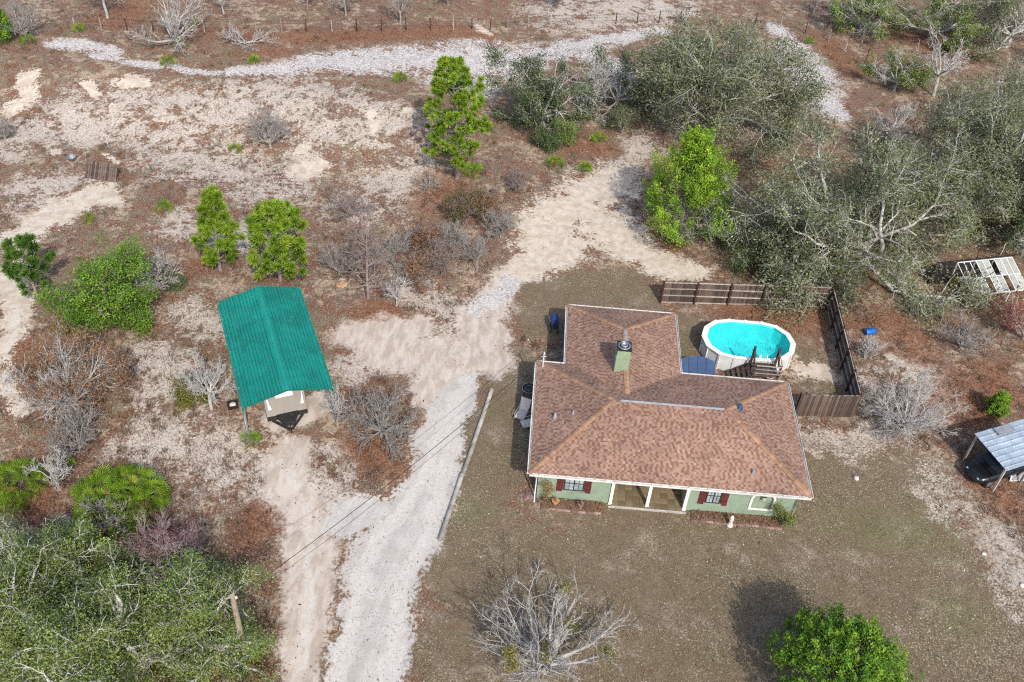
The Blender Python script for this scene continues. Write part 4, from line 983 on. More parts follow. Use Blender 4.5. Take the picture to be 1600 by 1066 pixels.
PINE = [(0.21, 0.33, 0.028), (0.25, 0.375, 0.035), (0.16, 0.265, 0.025), (0.29, 0.40, 0.045)]
PINE_DARK = [(0.075, 0.17, 0.03), (0.10, 0.20, 0.03), (0.13, 0.23, 0.04)]
def pine(px, Rr, Hh, seed, label, pal=PINE, whorls=10, per=6, start=0.16, group='pines', tuft=0.3, n=70, lean=(0, 0), shape=0.5, cone=False):
    root = plant_root('pine_tree', px, label, 'tree', group)
    w = Wood(seed); r = w.r
    tr = w.grow(np.array([[0, 0, -0.1]]), nrm(np.array([[lean[0], lean[1], 1.0]])), np.array([Hh*0.97]), np.array([0.055+Hh*0.011]), 12, 0.02, 0.03, 0.18, 8)
    P = tr[0][0]; ps, ds, Ls = [], [], []
    for i in range(whorls):
        t = start+(0.97-start)*(i/(whorls-1))**0.9; zi = t*(len(P)-1); k = min(int(zi), len(P)-2); c = P[k]+(P[k+1]-P[k])*(zi-k)
        m = per if t < 0.8 else per-1
        prof = np.sin(np.pi*min(1, (t-start+0.18)/(1.0-start+0.20)*0.94+0.06))**shape
        if cone:
            tt = (t-start)/(1-start); prof = (1-tt)**0.7*min(1, 0.55+2.5*tt)+0.08
        a0 = r.uniform(0, 6.28)
        for j in range(m):
            a = a0+j*2*np.pi/m+r.normal(0, 0.25); e = r.uniform(0.1, 0.5)+0.6*max(0, t-0.7)
            ps.append(c); ds.append((math.cos(a)*math.cos(e), math.sin(a)*math.cos(e), math.sin(e))); Ls.append(Rr*prof*r.uniform(0.55, 1.08))
    l1 = w.grow(np.array(ps), np.array(ds), np.array(Ls)*0.85+0.12, np.full(len(ps), 0.035), 5, 0.08, 0.07, 0.4, 4)
    a = w.kids(l1, 3, 0.55, 1.0, 0.4, 0.9, 0.25, 0.45, 0.7, 0.014)
    l2 = w.grow(*a, 3, 0.1, 0.12, 0.6, 3)
    link('trunk', w.mesh('pine_wood'), root, M['bark_pine'])
    C = np.concatenate([l2[0][:, -1], P[-1:]]); ax = nrm(np.concatenate([l2[1][:, -1], [[0, 0, 1.0]]])+np.array([0, 0, 0.6]))
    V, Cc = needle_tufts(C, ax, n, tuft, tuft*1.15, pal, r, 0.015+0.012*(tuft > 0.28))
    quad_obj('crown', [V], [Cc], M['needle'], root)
    return root

def cedar(px, Rr, Hh, seed, label, pal, plumes=260, n=110, world=None, plume=0.55, group='cedars', base=0.04, spire=0.8, name='cedar_tree', wid=0.05, upness=0.8, cat='tree', lob=0.35):
    """dense evergreen of upswept feathery plumes"""
    root = plant_root(name, px, label, cat, group, world)
    w = Wood(seed); r = w.r
    tr = w.grow(np.array([[0, 0, -0.1]]), np.array([[0.0, 0.0, 1.0]]), np.array([Hh*0.93]), np.array([0.04+Hh*0.014]), 9, 0.015, 0.03, 0.15, 7)
    t = base+(1-base)*r.random(plumes)**0.85*0.985; az = r.uniform(0, 2*np.pi, plumes)
    lump = 1-lob+2*lob*vnoise(az*1.3+seed, t*5.0, seed)
    rad = Rr*np.clip((1-t)/(1-base), 0, 1)**spire*lump*np.minimum(1, 0.55+3.0*(t-base))
    inner = r.uniform(0.35, 1.0, plumes)**0.5
    p0 = np.stack([np.zeros(plumes), np.zeros(plumes), t*Hh*0.92], 1)
    tip = np.stack([np.cos(az)*rad*inner, np.sin(az)*rad*inner, t*Hh*0.92+0.25*rad], 1)
    d = tip-p0; L = np.linalg.norm(d, axis=1)
    l1 = w.grow(p0+d*0.05, nrm(d), L*0.9+0.03, np.full(plumes, 0.022), 4, 0.07, 0.03, 0.4, 3)
    link('trunk', w.mesh('cedar_wood'), root, M['bark_pine'])
    P = l1[0][:, -1]; ax = nrm(nrm(d)*(1-upness)+np.array([0, 0, upness])+r.normal(0, 0.15, (plumes, 3)))
    K = plumes*n; s = r.random((K, 1)); pl = plume*r.uniform(0.7, 1.3, plumes)
    prof = np.sin(np.pi*np.clip(s*0.85+0.12, 0, 1))
    c = np.repeat(P, n, 0)+np.repeat(ax*pl[:, None], n, 0)*(s-0.25)*1.25+r.normal(0, 1, (K, 3))*prof*np.repeat(pl, n)[:, None]*0.26
    nn = nrm(np.repeat(ax, n, 0)*0.3+r.normal(0, 0.8, (K, 3))+nrm(c-np.array([0, 0, Hh*0.35]))*0.7); a = np.repeat(ax, n, 0)+r.normal(0, 0.5, (K, 3))
    ay = nrm(np.cross(nn, a)); axx = np.cross(ay, nn); sz = wid*r.uniform(0.7, 1.4, (K, 1))
    V = np.stack([c-axx*sz*1.5, c-ay*sz*0.7, c+axx*sz*1.5, c+ay*sz*0.7], 1).reshape(-1, 3)
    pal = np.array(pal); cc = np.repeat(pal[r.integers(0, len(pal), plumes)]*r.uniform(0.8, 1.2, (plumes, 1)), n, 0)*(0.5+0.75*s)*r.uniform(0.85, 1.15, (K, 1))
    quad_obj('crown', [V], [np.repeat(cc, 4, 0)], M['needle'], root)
    return root

PALM = [(0.175, 0.30, 0.02), (0.225, 0.36, 0.028), (0.115, 0.215, 0.02), (0.27, 0.37, 0.04)]
def palmetto(px, Rr, Hh, seed, label, fans=200, pal=PALM, group='saw palmettos', fan=0.45, dead=0.05):
    root = plant_root('palmetto', px, label, 'plant', group); r = np.random.default_rng(seed)
    a = r.uniform(0, 6.283, fans); q = np.sqrt(r.random(fans))
    x = np.cos(a)*q*Rr*(0.85+0.15*np.sin(3*a+seed)); y = np.sin(a)*q*Rr*0.9
    z = Hh*(1-0.6*q**2)*r.uniform(0.45, 1.15, fans)
    c = np.stack([x, y, z], 1); base = np.stack([x*0.8, y*0.8, np.zeros(fans)], 1)
    out = nrm(np.stack([x, y, np.full(fans, 0.9*Rr)], 1)*np.array([1, 1, 1])+r.normal(0, 0.5*Rr, (fans, 3)))
    side = nrm(np.cross(out, r.normal(0, 1, (fans, 3)))); up = np.cross(side, out)
    Vs, Cs = [], []; nb = 9
    pal = np.array(pal); col = pal[r.integers(0, len(pal), fans)]*r.uniform(0.75, 1.25, (fans, 1))
    dm = r.random(fans) < dead; col[dm] = np.array([0.32, 0.20, 0.06])*r.uniform(0.7, 1.2, (dm.sum(), 1))
    F = fan*r.uniform(0.7, 1.2, fans)[:, None]
    for k in range(nb):
        t = (k/(nb-1)-0.5)*math.radians(150)
        d = nrm(out*math.cos(t)+side*math.sin(t)+up*0.25)
        w = nrm(np.cross(d, up))*F*0.045
        m = c+d*F*0.55; e = c+d*F-np.array([0, 0, 1.0])*F*0.12
        Vs.append(np.stack([c-w*0.3, m-w, e, m+w], 1).reshape(-1, 3))
        Cs.append(np.repeat(col*r.uniform(0.85, 1.2, (fans, 1)), 4, 0))
    quad_obj('fronds', Vs, Cs, M['needle'], root)
    w = Wood(seed+1); dd = c-base; Ld = np.linalg.norm(dd, axis=1)
    w.grow(base, nrm(dd), Ld, np.full(fans, 0.012), 2, 0.02, 0.0, 0.7, 3)
    link('stalks', w.mesh('palmetto_stalks'), root, M['bark_brown'])
    return root

def bush(px, Rr, Hh, seed, label, pal, group='shrubs', clumps=130, n=26, lsize=0.055, bark='bark_grey', name='shrub', sp=0.17, world=None):
    """leafy many-stemmed shrub"""
    root = plant_root(name, px, label, 'shrub', group, world); w = Wood(seed); r = w.r
    m = 9; az = r.uniform(0, 6.28, m); e = r.uniform(0.5, 1.4, m)
    d = np.stack([np.cos(az)*np.cos(e), np.sin(az)*np.cos(e), np.sin(e)], 1)
    L = 1/np.sqrt((np.cos(e)/Rr)**2+(np.sin(e)/Hh)**2)*r.uniform(0.75, 0.95, m)
    l1 = w.grow(np.zeros((m, 3))+np.array([0, 0, -0.05]), d, L, np.full(m, 0.03+0.008*Hh), 5, 0.12, 0.05, 0.4, 4, 0.05)
    a = w.kids(l1, 7, 0.25, 1.0, 0.4, 1.1, 0.35, 0.6, 0.6, 0.012)
    l2 = w.grow(*a, 4, 0.18, 0.05, 0.5, 3, 0.08)
    a = w.kids(l2, 4, 0.25, 1.0, 0.4, 1.1, 0.4, 0.7, 0.7, 0.009)
    l3 = w.grow(*a, 2, 0.2, 0.05, 0.5, 3, 0.08)
    link('stems', w.mesh('shrub_wood'), root, M[bark])
    tp = np.concatenate([l3[0][:, -1], l2[0][:, -1]]); tp = tp[r.permutation(len(tp))[:clumps]]
    V, C = foliage(tp, n, sp, lsize, pal, r, normal_from=np.array([0, 0, Hh*0.3]))
    quad_obj('crown', [V], [C], M['leaf'], root)
    return root
# ------------------------------------------------------------------ carport and trailer
CA = np.array([0.398, -0.917]); CW = np.array([0.917, 0.398])          # along the ridge towards the drive, across
CO = np.array([-13.62, 40.22])
def build_carport():
    rz = math.atan2(CW[1], CW[0])
    C = empty('carport', (CO[0], CO[1], 0), rz, 'teal ribbed metal carport on thin posts sheltering a trailer', 'carport')
    # local x across, local y away from the drive; front at y=-4.55
    hw, L0, L1, ze, zr = 2.46, -4.62, 4.62, 2.86, 3.46
    prof = []                                     # half profile from the ridge down, arc at the knee
    for t in np.linspace(0, 1, 20): prof.append((hw*0.93*t, zr-(zr-ze-0.02)*t))
    x0, z0 = prof[-1]
    prof += [(x0+0.08, z0-0.045), (x0+0.14, z0-0.12), (x0+0.17, z0-0.22), (x0+0.175, z0-0.42)]
    P = np.array(prof); seg = np.hypot(*np.diff(P, axis=0).T); S = np.concatenate([[0], np.cumsum(seg)]); tot = S[-1]
    npan = 4; rib = 0.19
    for side in (-1, 1):
        for i in range(npan):
            s0, s1 = tot*i/npan, tot*(i+1)/npan+(0.03 if i < npan-1 else 0)
            ss = np.arange(s0, s1+1e-6, 0.0125); V = []; Cc = []
            rows = [L0]+[y+d for y in np.linspace(-4.5, 4.5, 7) for d in (-0.05, -0.02, 0.02, 0.05)]+[L1]
            rows = sorted(rows); ny = len(rows); seam = [0.92 if (2 <= (j-1) % 4 <= 2 or (j-1) % 4 == 1) and 0 < j < ny-1 else 1.0 for j in range(ny)]
            for s in ss:
                x = np.interp(s, S, P[:, 0]); z = np.interp(s, S, P[:, 1]); x2 = np.interp(s+0.01, S, P[:, 0]); z2 = np.interp(s+0.01, S, P[:, 1])
                n = np.array([-(z2-z), x2-x]); n = n/(np.linalg.norm(n)+1e-9) if s < tot-0.011 else np.array([1.0, 0])
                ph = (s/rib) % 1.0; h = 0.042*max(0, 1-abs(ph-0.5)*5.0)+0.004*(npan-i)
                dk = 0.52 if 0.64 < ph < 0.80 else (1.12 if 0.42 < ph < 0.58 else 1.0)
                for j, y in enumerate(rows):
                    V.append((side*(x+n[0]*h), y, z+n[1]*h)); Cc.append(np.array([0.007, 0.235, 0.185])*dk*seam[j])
            m = len(ss); F = []
            for k in range(m-1):
                for j in range(ny-1):
                    f = (k*ny+j, k*ny+j+1, (k+1)*ny+j+1, (k+1)*ny+j); F.append(f if side > 0 else f[::-1])
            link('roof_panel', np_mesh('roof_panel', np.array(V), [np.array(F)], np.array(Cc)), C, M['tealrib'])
    MB().prism([(-0.16, zr-0.02), (0, zr+0.055), (0.16, zr-0.02), (0, zr+0.04)], L0-0.01, L1+0.01, 1).build('ridge_cap', M['teal'], C)
    for y in (L0-0.012, L1-0.018):
        for sd in (-1, 1):
            m = MB()
            for k in range(len(P)-1):
                a, b = P[k], P[k+1]; m.bar((sd*a[0], y+0.015, a[1]-0.035), (sd*b[0], y+0.015, b[1]-0.035), 0.03, 0.06)
            m.build('edge_trim', M['tealtrim'], C)
    # steel bows and posts
    for y in np.linspace(-4.5, 4.5, 7):
        m = MB()
        for sd in (-1, 1):
            m.bar((sd*0.0, y, zr-0.12), (sd*(hw-0.12), y, ze-0.05), 0.06, 0.06)
        m.build('bow', M['galv'], C)
        for sd in (-1, 1):
            p = MB().box(sd*2.40-0.035, sd*2.40+0.035, y-0.035, y+0.035, -0.05, ze-0.02).build('post', M['galv'], C)
    for sd in (-1, 1): MB().box(sd*2.40-0.035, sd*2.40+0.035, -4.46, 4.46, 0.0, 0.06).build('base_rail', M['galv'], C)
    # trailer under it
    tp = CO+CW*(-0.12)+CA*3.75
    Tt = empty('travel_trailer', (tp[0], tp[1], 0), rz, 'beige fronted travel trailer parked nose out under the teal carport', 'trailer')
    w = 1.12
    side = [(-0.0, 0.55), (0.0, 0.85), (0.95, 2.35), (1.2, 2.5), (6.2, 2.5), (6.25, 0.55)]     # y from the nose, z
    MB().prism([(a+0.02, b) for a, b in side], -w, w, 0).build('body', M['white_rv'], Tt)
    m = MB(); q = [(-0.015, 0.85), (0.94, 2.37), (1.2, 2.525)]
    for a, b in zip(q[:-1], q[1:]): m.add([(-w+0.01, a[0], a[1]), (w-0.01, a[0], a[1]), (w-0.01, b[0], b[1]), (-w+0.01, b[0], b[1])], [(0, 1, 2, 3)])
    m.build('front_cap', M['beige_rv'], Tt)
    bx('gravel_guard', M['black'], Tt, -w-0.005, w+0.005, -0.03, 0.015, 0.53, 0.86)
    for a in (-1, 1):
        MB().bar((a*(w+0.01), 0.02, 0.86), (a*(w+0.01), 0.97, 2.38), 0.03, 0.05).build('edge_strip', M['black'], Tt)
        g = MB().add([(a*0.98, 0.18, 1.22), (a*0.80, 0.18, 1.22), (a*1.06, 0.72, 2.06), (a*1.0, 0.72, 2.06)], [(0, 1, 2, 3)])
        for i in range(4):
            x, y, z = g.v[i]; g.v[i] = (x, y-0.055, z+0.02)
        g.build('white_stripe', M['white_rv'], Tt)
    wd = MB().add([(-0.48, 0.50, 1.71), (0.48, 0.50, 1.71), (0.48, 0.70, 2.02), (-0.48, 0.70, 2.02)], [(0, 1, 2, 3)])
    for i in range(4):
        x, y, z = wd.v[i]; wd.v[i] = (x, y-0.07, z+0.025)
    wd.build('front_window', M['white_rv'], Tt)
    MB().bar((-0.85, 0.0, 0.5), (-0.05, -0.95, 0.48), 0.12, 0.1).bar((0.85, 0.0, 0.5), (0.05, -0.95, 0.48), 0.09, 0.1).build('tongue', M['black'], Tt)
    MB().prism([(-0.62, 0.0), (0.62, 0.0), (0.22, -0.72), (-0.22, -0.72)], 0.56, 0.9, 2).build('gas_bottle_cover', M['black'], Tt)
    MB().lathe([(0.03, 0), (0.03, 0.6), (0.06, 0.62), (0.06, 0.68)], 8, (0, -0.82, 0.1)).build('jack', M['black'], Tt)
    MB().lathe([(0.02, 0), (0.06, 0.04), (0.0, 0.1)], 8, (0, -0.99, 0.5)).build('coupler', M['black'], Tt)
    for a in (-1, 1):
        for y in (3.2, 4.0):
            t = MB().prism([(y+0.34*math.cos(k*0.3927), 0.34+0.34*math.sin(k*0.3927)) for k in range(16)], a*0.93-0.11, a*0.93+0.11, 0).build('wheel', M['rubber'], Tt)
            MB().prism([(y+0.2*math.cos(k*0.3927), 0.34+0.2*math.sin(k*0.3927)) for k in range(16)], a*1.04, a*1.055, 0).build('rim', M['galv'], t)
    bx('roof_unit', M['white_rv'], Tt, -0.35, 0.35, 3.0, 3.8, 2.5, 2.75)
build_carport()

# ------------------------------------------------------------------ pool and its wooden steps
def build_pool():
    a, b = G(1100, 524, 1.3), G(1240, 536, 1.3); ctr = G(1170, 530.5, 1.3)
    L = np.linalg.norm(b-a)/2; rz = math.atan2(b[1]-a[1], b[0]-a[0]); Wd = 1.76
    P = empty('swimming_pool', (ctr[0], ctr[1], 0), rz, 'oval above ground pool with white walls and bright turquoise water', 'pool')
    n = 7; st = L-Wd; out = []
    for k in range(n): t = -math.pi/2+math.pi*k/(n-1); out.append((st+Wd*math.cos(t), Wd*math.sin(t)))
    for k in range(n): t = math.pi/2+math.pi*k/(n-1); out.append((-st+Wd*math.cos(t), Wd*math.sin(t)))
    # straight side split in two panels
    pts = []
    for i, p in enumerate(out):
        pts.append(p); q = out[(i+1) % len(out)]
        if math.dist(p, q) > 1.6: pts.append(((p[0]+q[0])/2, (p[1]+q[1])/2))
    zt = 1.24; m = len(pts)
    for i in range(m):
        p, q = np.array(pts[i]), np.array(pts[(i+1) % m]); d = (q-p)/np.linalg.norm(q-p); no = np.array([d[1], -d[0]])
        MB().bar((*p, zt/2-0.02), (*q, zt/2-0.02), 0.03, zt+0.04, (0, 0, 1)).build('wall_panel', M['poolwall'], P)
        po = np.array(p); rr = po/np.linalg.norm(po)
        MB().bar((*(po+rr*0.05), -0.02), (*(po+rr*0.05), zt), 0.13, 0.07, (rr[0], rr[1], 0)).build('upright', M['white'], P)
        w = MB(); i0, i1 = 0.93, 1.055
        lv = [(p*i0, q*i0), (p*i1, q*i1)]
        zz0, zz1 = zt+0.01, zt+0.05
        w.add([(*lv[0][0], zz0), (*lv[0][1], zz0), (*lv[1][1], zz0), (*lv[1][0], zz0), (*lv[0][0], zz1), (*lv[0][1], zz1), (*lv[1][1], zz1-0.012), (*lv[1][0], zz1-0.012)],
              [(0, 1, 2, 3), (4, 7, 6, 5), (0, 4, 5, 1), (1, 5, 6, 2), (2, 6, 7, 3), (3, 7, 4, 0)])
        w.build('top_rail', M['white'], P)
        rp = po/np.linalg.norm(po)
        MB().box(-0.09, 0.09, -0.12, 0.12, 0, 0.03).build('rail_cap', M['white'], P, (po[0]*0.99, po[1]*0.99, zt+0.045), (0, 0, math.atan2(rp[1], rp[0])+math.pi/2))
    inn = [(x*0.985, y*0.985) for x, y in pts]
    ln = MB(); fl = [(x*0.93, y*0.90, 0.12) for x, y in pts]
    top = [(x, y, zt) for x, y in inn]
    ln.add(top+fl, [(i, (i+1) % m, (i+1) % m+m, i+m) for i in range(m)]+[tuple(range(m, 2*m))])
    ln.build('liner', M['liner'], P)
    wt = MB(); N = 14; ring = [(x*0.998, y*0.998, 1.08) for x, y in inn]; wt.add(ring+[(0, 0, 1.08)], [(i, (i+1) % m, m) for i in range(m)]); wt.build('water', M['water'], P)
    # white A-frame ladder on the near side of the water
    for dx in (0.45, 0.85):
        MB().tube([(dx, -Wd+0.18, 0.3), (dx, -Wd+0.15, 1.5), (dx, -Wd-0.02, 1.72), (dx, -Wd-0.12, 1.5)], 0.028, 8).build('ladder_rail', M['white'], P)
    for z in (0.5, 0.8, 1.1): MB().bar((0.45, -Wd+0.17, z), (0.85, -Wd+0.17, z), 0.08, 0.03).build('ladder_rung', M['white'], P)
    # timber landing, steps and handrails
    D = empty('pool_deck', tuple(P.location), rz, 'dark timber landing with steps and handrails against the pool', 'deck')
    x0, x1, y0, y1, dz = -0.05, 1.45, -Wd-1.35, -Wd-0.14, 1.15
    for k in range(8):
        y = y0+(k+0.5)*(y1-y0)/8
        bx('board', M['deckwood'], D, x0, x1, y-0.062, y+0.062, dz-0.04, dz)
    for x in (x0+0.05, x1-0.05):
        for y in (y0+0.05, y1-0.05): bx('post', M['deckwood'], D, x-0.045, x+0.045, y-0.045, y+0.045, -0.03, dz-0.042)
    for k in range(5):
        z = dz-0.19*(k+1); x = x0-0.26*k
        bx('tread', M['deckwood'], D, x-0.27, x-0.02, y0+0.02, y1-0.02, z-0.04, z)
    for y in (y0+0.0, y1): MB().bar((x0-0.02, y, dz-0.13), (x0-1.36, y, 0.08), 0.045, 0.2).build('stringer', M['deckwood'], D)
    for x in (x0, x1-0.03):
        bx('rail_post', M['fencepost'], D, x-0.06, x+0.06, y1-0.06, y1+0.06, dz, dz+1.25)
        MB().bar((x, y1, dz+1.22), (x, y1-0.75, dz+0.42), 0.10, 0.10).build('brace', M['fencepost'], D)
    bx('rail_post', M['fencepost'], D, x1-0.075, x1+0.015, y0-0.05, y0+0.04, dz, dz+0.95)
    for z in (0.25, 0.55, 0.85): bx('handrail', M['rail'], D, x0, x1, y0-0.085, y0-0.052, dz+z, dz+z+0.06)
    bx('handrail', M['rail'], D, x1+0.017, x1+0.05, y0-0.05, y1, dz+0.9, dz+0.96)
    return P
POOL = build_pool()

def bicycle(loc, rz):
    B = empty('bicycle', loc, rz, 'white bicycle leaning by the pool steps behind the roof edge', 'bicycle')
    for x in (-0.5, 0.5):
        w = MB().tube([(x+0.32*math.cos(t), 0, 0.34+0.32*math.sin(t)) for t in np.linspace(0, 6.283, 24, endpoint=False)], 0.022, 6, close=True).build('wheel', M['white'], B)
        s = MB()
        for k in range(8):
            t = k*math.pi/8; s.bar((x-0.31*math.cos(t), 0, 0.34-0.31*math.sin(t)), (x+0.31*math.cos(t), 0, 0.34+0.31*math.sin(t)), 0.008, 0.008, (0, 1, 0))
        s.build('spokes', M['galv'], w)
    f = MB()
    for a, b in (((-0.5, 0.34), (-0.12, 0.32)), ((-0.5, 0.34), (-0.2, 0.78)), ((-0.12, 0.32), (-0.22, 0.85)), ((-0.12, 0.32), (0.33, 0.75)), ((-0.2, 0.78), (0.32, 0.82)), ((0.5, 0.34), (0.31, 0.95))):
        f.tube([(a[0], 0, a[1]), (b[0], 0, b[1])], 0.022, 8)
    f.build('frame', M['white'], B)
    MB().prism([(-0.36, 0.86), (-0.1, 0.86), (-0.08, 0.90), (-0.36, 0.92)], -0.06, 0.06, 1).build('saddle', M['black'], B)
    MB().tube([(0.28, -0.28, 0.97), (0.31, -0.1, 0.98), (0.31, 0.1, 0.98), (0.28, 0.28, 0.97)], 0.015, 6).build('handlebar', M['galv'], B)
    MB().tube([(-0.12, -0.03, 0.32), (-0.12, 0.03, 0.32)], 0.09, 12).build('chainring', M['black'], B)
    B.rotation_euler = (math.radians(-14), 0, rz); return B
bicycle(tuple(G(1190, 590)), math.radians(-6))

def blue_cover():
    a = G(1064, 585, 0.9); b = G(1119, 585, 0.9); p = (a+b)/2
    B = empty('storage_shed', (p[0], p[1]+0.75, 0), -0.02, 'blue metal storage shed with sloping arched-top panels between roof and pool', 'shed')
    n = 4; W = np.linalg.norm(b-a); w = W/n
    arch = lambda x: 0.62-0.30*(2*x/W)**2                      # length of the sloping panels, longest in the middle
    for k in range(n):
        x0 = -W/2+k*w+0.012; x1 = -W/2+(k+1)*w-0.012; m = 5; V = []
        xs = np.linspace(x0, x1, m); ca, sa = math.cos(0.62), math.sin(0.62)
        top = [(x, -0.45+(0.45+arch(x))*ca, 0.70+(0.45+arch(x))*sa) for x in xs]; low = [(x, -0.45, 0.70) for x in xs]
        V = low+top+[(x, y+0.03*sa, z-0.04) for x, y, z in low+top]; q = 2*m
        F = [(i, i+1, m+i+1, m+i) for i in range(m-1)]+[(q+m+i, q+m+i+1, q+i+1, q+i) for i in range(m-1)]
        F += [(m+i, m+i+1, q+m+i+1, q+m+i) for i in range(m-1)]+[(i+1, i, q+i, q+i+1) for i in range(m-1)]+[(0, m, q+m, q), (m-1, q+m-1, q+2*m-1, 2*m-1)]
        MB().add(V, F).build('roof_panel', M['blue'], B)
    for k in range(1, n):
        x = -W/2+k*w; L = 0.45+arch(x); MB().bar((x, -0.44, 0.72), (x, -0.45+L*ca, 0.72+L*sa), 0.03, 0.035).build('seam_rib', M['navy'], B)
    MB().box(-W/2+0.05, W/2-0.05, -0.40, 0.32, -0.03, 0.66).build('base_box', M['navy'], B)
blue_cover()

# ------------------------------------------------------------------ board fence round the pool yard
PLK = None
def plank_mesh():
    out = []
    rg = random.Random(2)
    for k in range(6):
        w, h = 0.068, 1.80+rg.uniform(-0.03, 0.03); c = 0.025
        m = MB().prism([(-w, 0), (w, 0), (w, h-c), (w-c, h), (-w+c, h), (-w, h-c)], -0.01, 0.01, 1)
        me = m.mesh('plank'); me.materials.append(M['fence']); out.append(me)
    return out
PLANKS = plank_mesh()
def board_fence(a, b, inner, label, rails=True, posts=5):
    """inner = side (+1/-1 of the local y) that carries the rails"""
    a = np.array(a[:2]); b = np.array(b[:2]); L = np.linalg.norm(b-a); d = (b-a)/L; rz = math.atan2(d[1], d[0])
    F = empty('board_fence', (a[0], a[1], 0), rz, label, 'fence', 'board fences round the pool yard')
    rg = random.Random(int(L*100)); n = int(L/0.147)
    for i in range(n):
        link('plank', PLANKS[rg.randrange(6)], F, None, ((i+0.5)*L/n, rg.uniform(-0.004, 0.004), rg.uniform(-0.04, 0.02)), (0, rg.uniform(-0.012, 0.012), rg.uniform(-0.03, 0.03)))
    for k in range(posts):
        x = 0.06+k*(L-0.12)/(posts-1)
        p = bx('post', M['fencepost'], F, x-0.05, x+0.05, inner*0.115-0.045, inner*0.115+0.045, -0.05, 1.82)
        p.rotation_euler = (rg.uniform(-0.02, 0.02), 0, 0)
    if rails:
        for z in (0.06, 0.62, 1.20, 1.70):
            for k in range(posts-1):
                x0 = 0.06+k*(L-0.12)/(posts-1)+0.055; x1 = 0.06+(k+1)*(L-0.12)/(posts-1)-0.055
                MB().bar((x0, inner*0.05, z+rg.uniform(-.02, .02)), (x1, inner*0.05, z+rg.uniform(-.02, .02)), 0.07, 0.05).build('rail', M['rail'], F)
    return F
fA, fB, fC, fD = G(1030, 472), G(1292, 480), G(1334, 652), G(1240, 650)
board_fence(fA, fB, -1, 'long dark plank fence with pale rails behind the turquoise pool', True, 6)
board_fence(fB+np.array([0.02, -0.2, 0]), fC+np.array([0, 0.12, 0]), -1, 'weathered plank fence running along the right side of the pool yard', True, 6)
board_fence(fD, fC+np.array([-0.08, 0, 0]), 1, 'short weathered plank fence joining the house corner to the yard fence', True, 3)

# ------------------------------------------------------------------ small things round the house
def timbers():
    a = G(769, 611); b = G(687, 846); d = b-a; n = 5
    for i in range(n):
        p = a+d*(i+0.01)/n; q = a+d*(i+0.985)/n; off = np.array([0.03*((i*7) % 3-1), 0, 0]); mid = (p+q)/2
        o = MB().tube([p-mid, (q-p)*0.0+0, q-mid] if False else [p-mid+off, q-mid+off*0.3], [0.135, 0.125], 9).build('landscape_timber', M['greywood'], None, (mid[0], mid[1], 0.10))
        tag(o, ['weathered timber of the drive edging, farthest from the camera', 'second weathered edging timber counted from the far end', 'middle one of the five weathered edging timbers', 'fourth weathered edging timber, next to the nearest one', 'weathered edging timber nearest the camera, at the lawn end'][i], 'timber', 'timbers edging the driveway')
timbers()

def grill(p):
    g = empty('barbecue_grill', tuple(p), 0.1, 'blue and black barbecue grill in the shade beside the rear wing', 'grill')
    MB().prism([(-0.22, 0.75), (0.22, 0.75), (0.26, 0.98), (0.1, 1.12), (-0.14, 1.12), (-0.26, 0.98)], -0.32, 0.32, 1).build('hood', M['navy'], g)
    bx('firebox', M['black'], g, -0.22, 0.22, -0.32, 0.32, 0.5, 0.748)
    bx('side_shelf', M['black'], g, -0.22, 0.22, -0.78, -0.325, 0.70, 0.74)
    for x in (-0.2, 0.2):
        for y in (-0.3, 0.3): bx('leg', M['black'], g, x-0.02, x+0.02, y-0.02, y+0.02, -0.02, 0.499)
    for x in (-0.24, 0.24): MB().tube([(x, -0.3, 0.09), (x*1.2, -0.3, 0.09)], 0.09, 12).build('wheel', M['rubber'], g)
    MB().tube([(-0.3, -0.25, 0.95), (-0.33, 0, 0.96), (-0.3, 0.25, 0.95)], 0.015, 6).build('handle', M['galv'], g)
    bx('gas_bottle', M['lead'], g, -0.12, 0.12, -0.12, 0.12, 0.0, 0.38)
grill(G(865, 516))
def lawn_chair(p, rz, label):
    c = empty('patio_chair', (p[0], p[1], 0), rz, label, 'chair', 'pale patio chairs beside the house')
    MB().bar((-0.45, 0, 0.36), (0.25, 0, 0.40), 0.56, 0.03).build('seat', M['chairfab'], c)
    MB().bar((0.25, 0, 0.42), (0.62, 0, 1.05), 0.56, 0.03).build('backrest', M['chairfab'], c)
    for y in (-0.3, 0.3):
        MB().tube([(-0.42, y, 0.0), (-0.45, y, 0.38), (-0.40, y, 0.60), (0.38, y, 0.64)], 0.018, 6).build('arm_frame', M['galv'], c)
        MB().tube([(0.45, y, 0.0), (0.20, y, 0.42), (0.64, y, 1.08)], 0.018, 6).build('back_frame', M['galv'], c)
lawn_chair(G(815, 653), math.radians(70), 'pale reclining patio chair on the lawn in the shade of the house')
lawn_chair(G(826, 668), math.radians(20), 'pale patio chair half hidden under the eaves by the wall')
def patio_table(p):
    t = empty('patio_table', tuple(p), 0, 'round dark mesh patio table in the shade left of the house', 'table')
    MB().tube([(0.42*math.cos(a), 0.42*math.sin(a), 0.62) for a in np.linspace(0, 6.283, 24, endpoint=False)], 0.022, 6, close=True).build('rim', M['lead'], t)
    MB().lathe([(0.0, 0.60), (0.40, 0.60), (0.40, 0.615), (0.0, 0.615)], 24).build('table_top', M['black'], t)
    MB().tube([(0.2*math.cos(a), 0.2*math.sin(a), 0.63) for a in np.linspace(0, 6.283, 20, endpoint=False)], 0.014, 6, close=True).build('inner_ring', M['lead'], t)
    for k in range(4):
        a = k*1.5708+0.4; MB().tube([(0.3*math.cos(a), 0.3*math.sin(a), 0.6), (0.36*math.cos(a), 0.36*math.sin(a), 0)], 0.018, 6).build('leg', M['black'], t)
patio_table(G(826, 618))
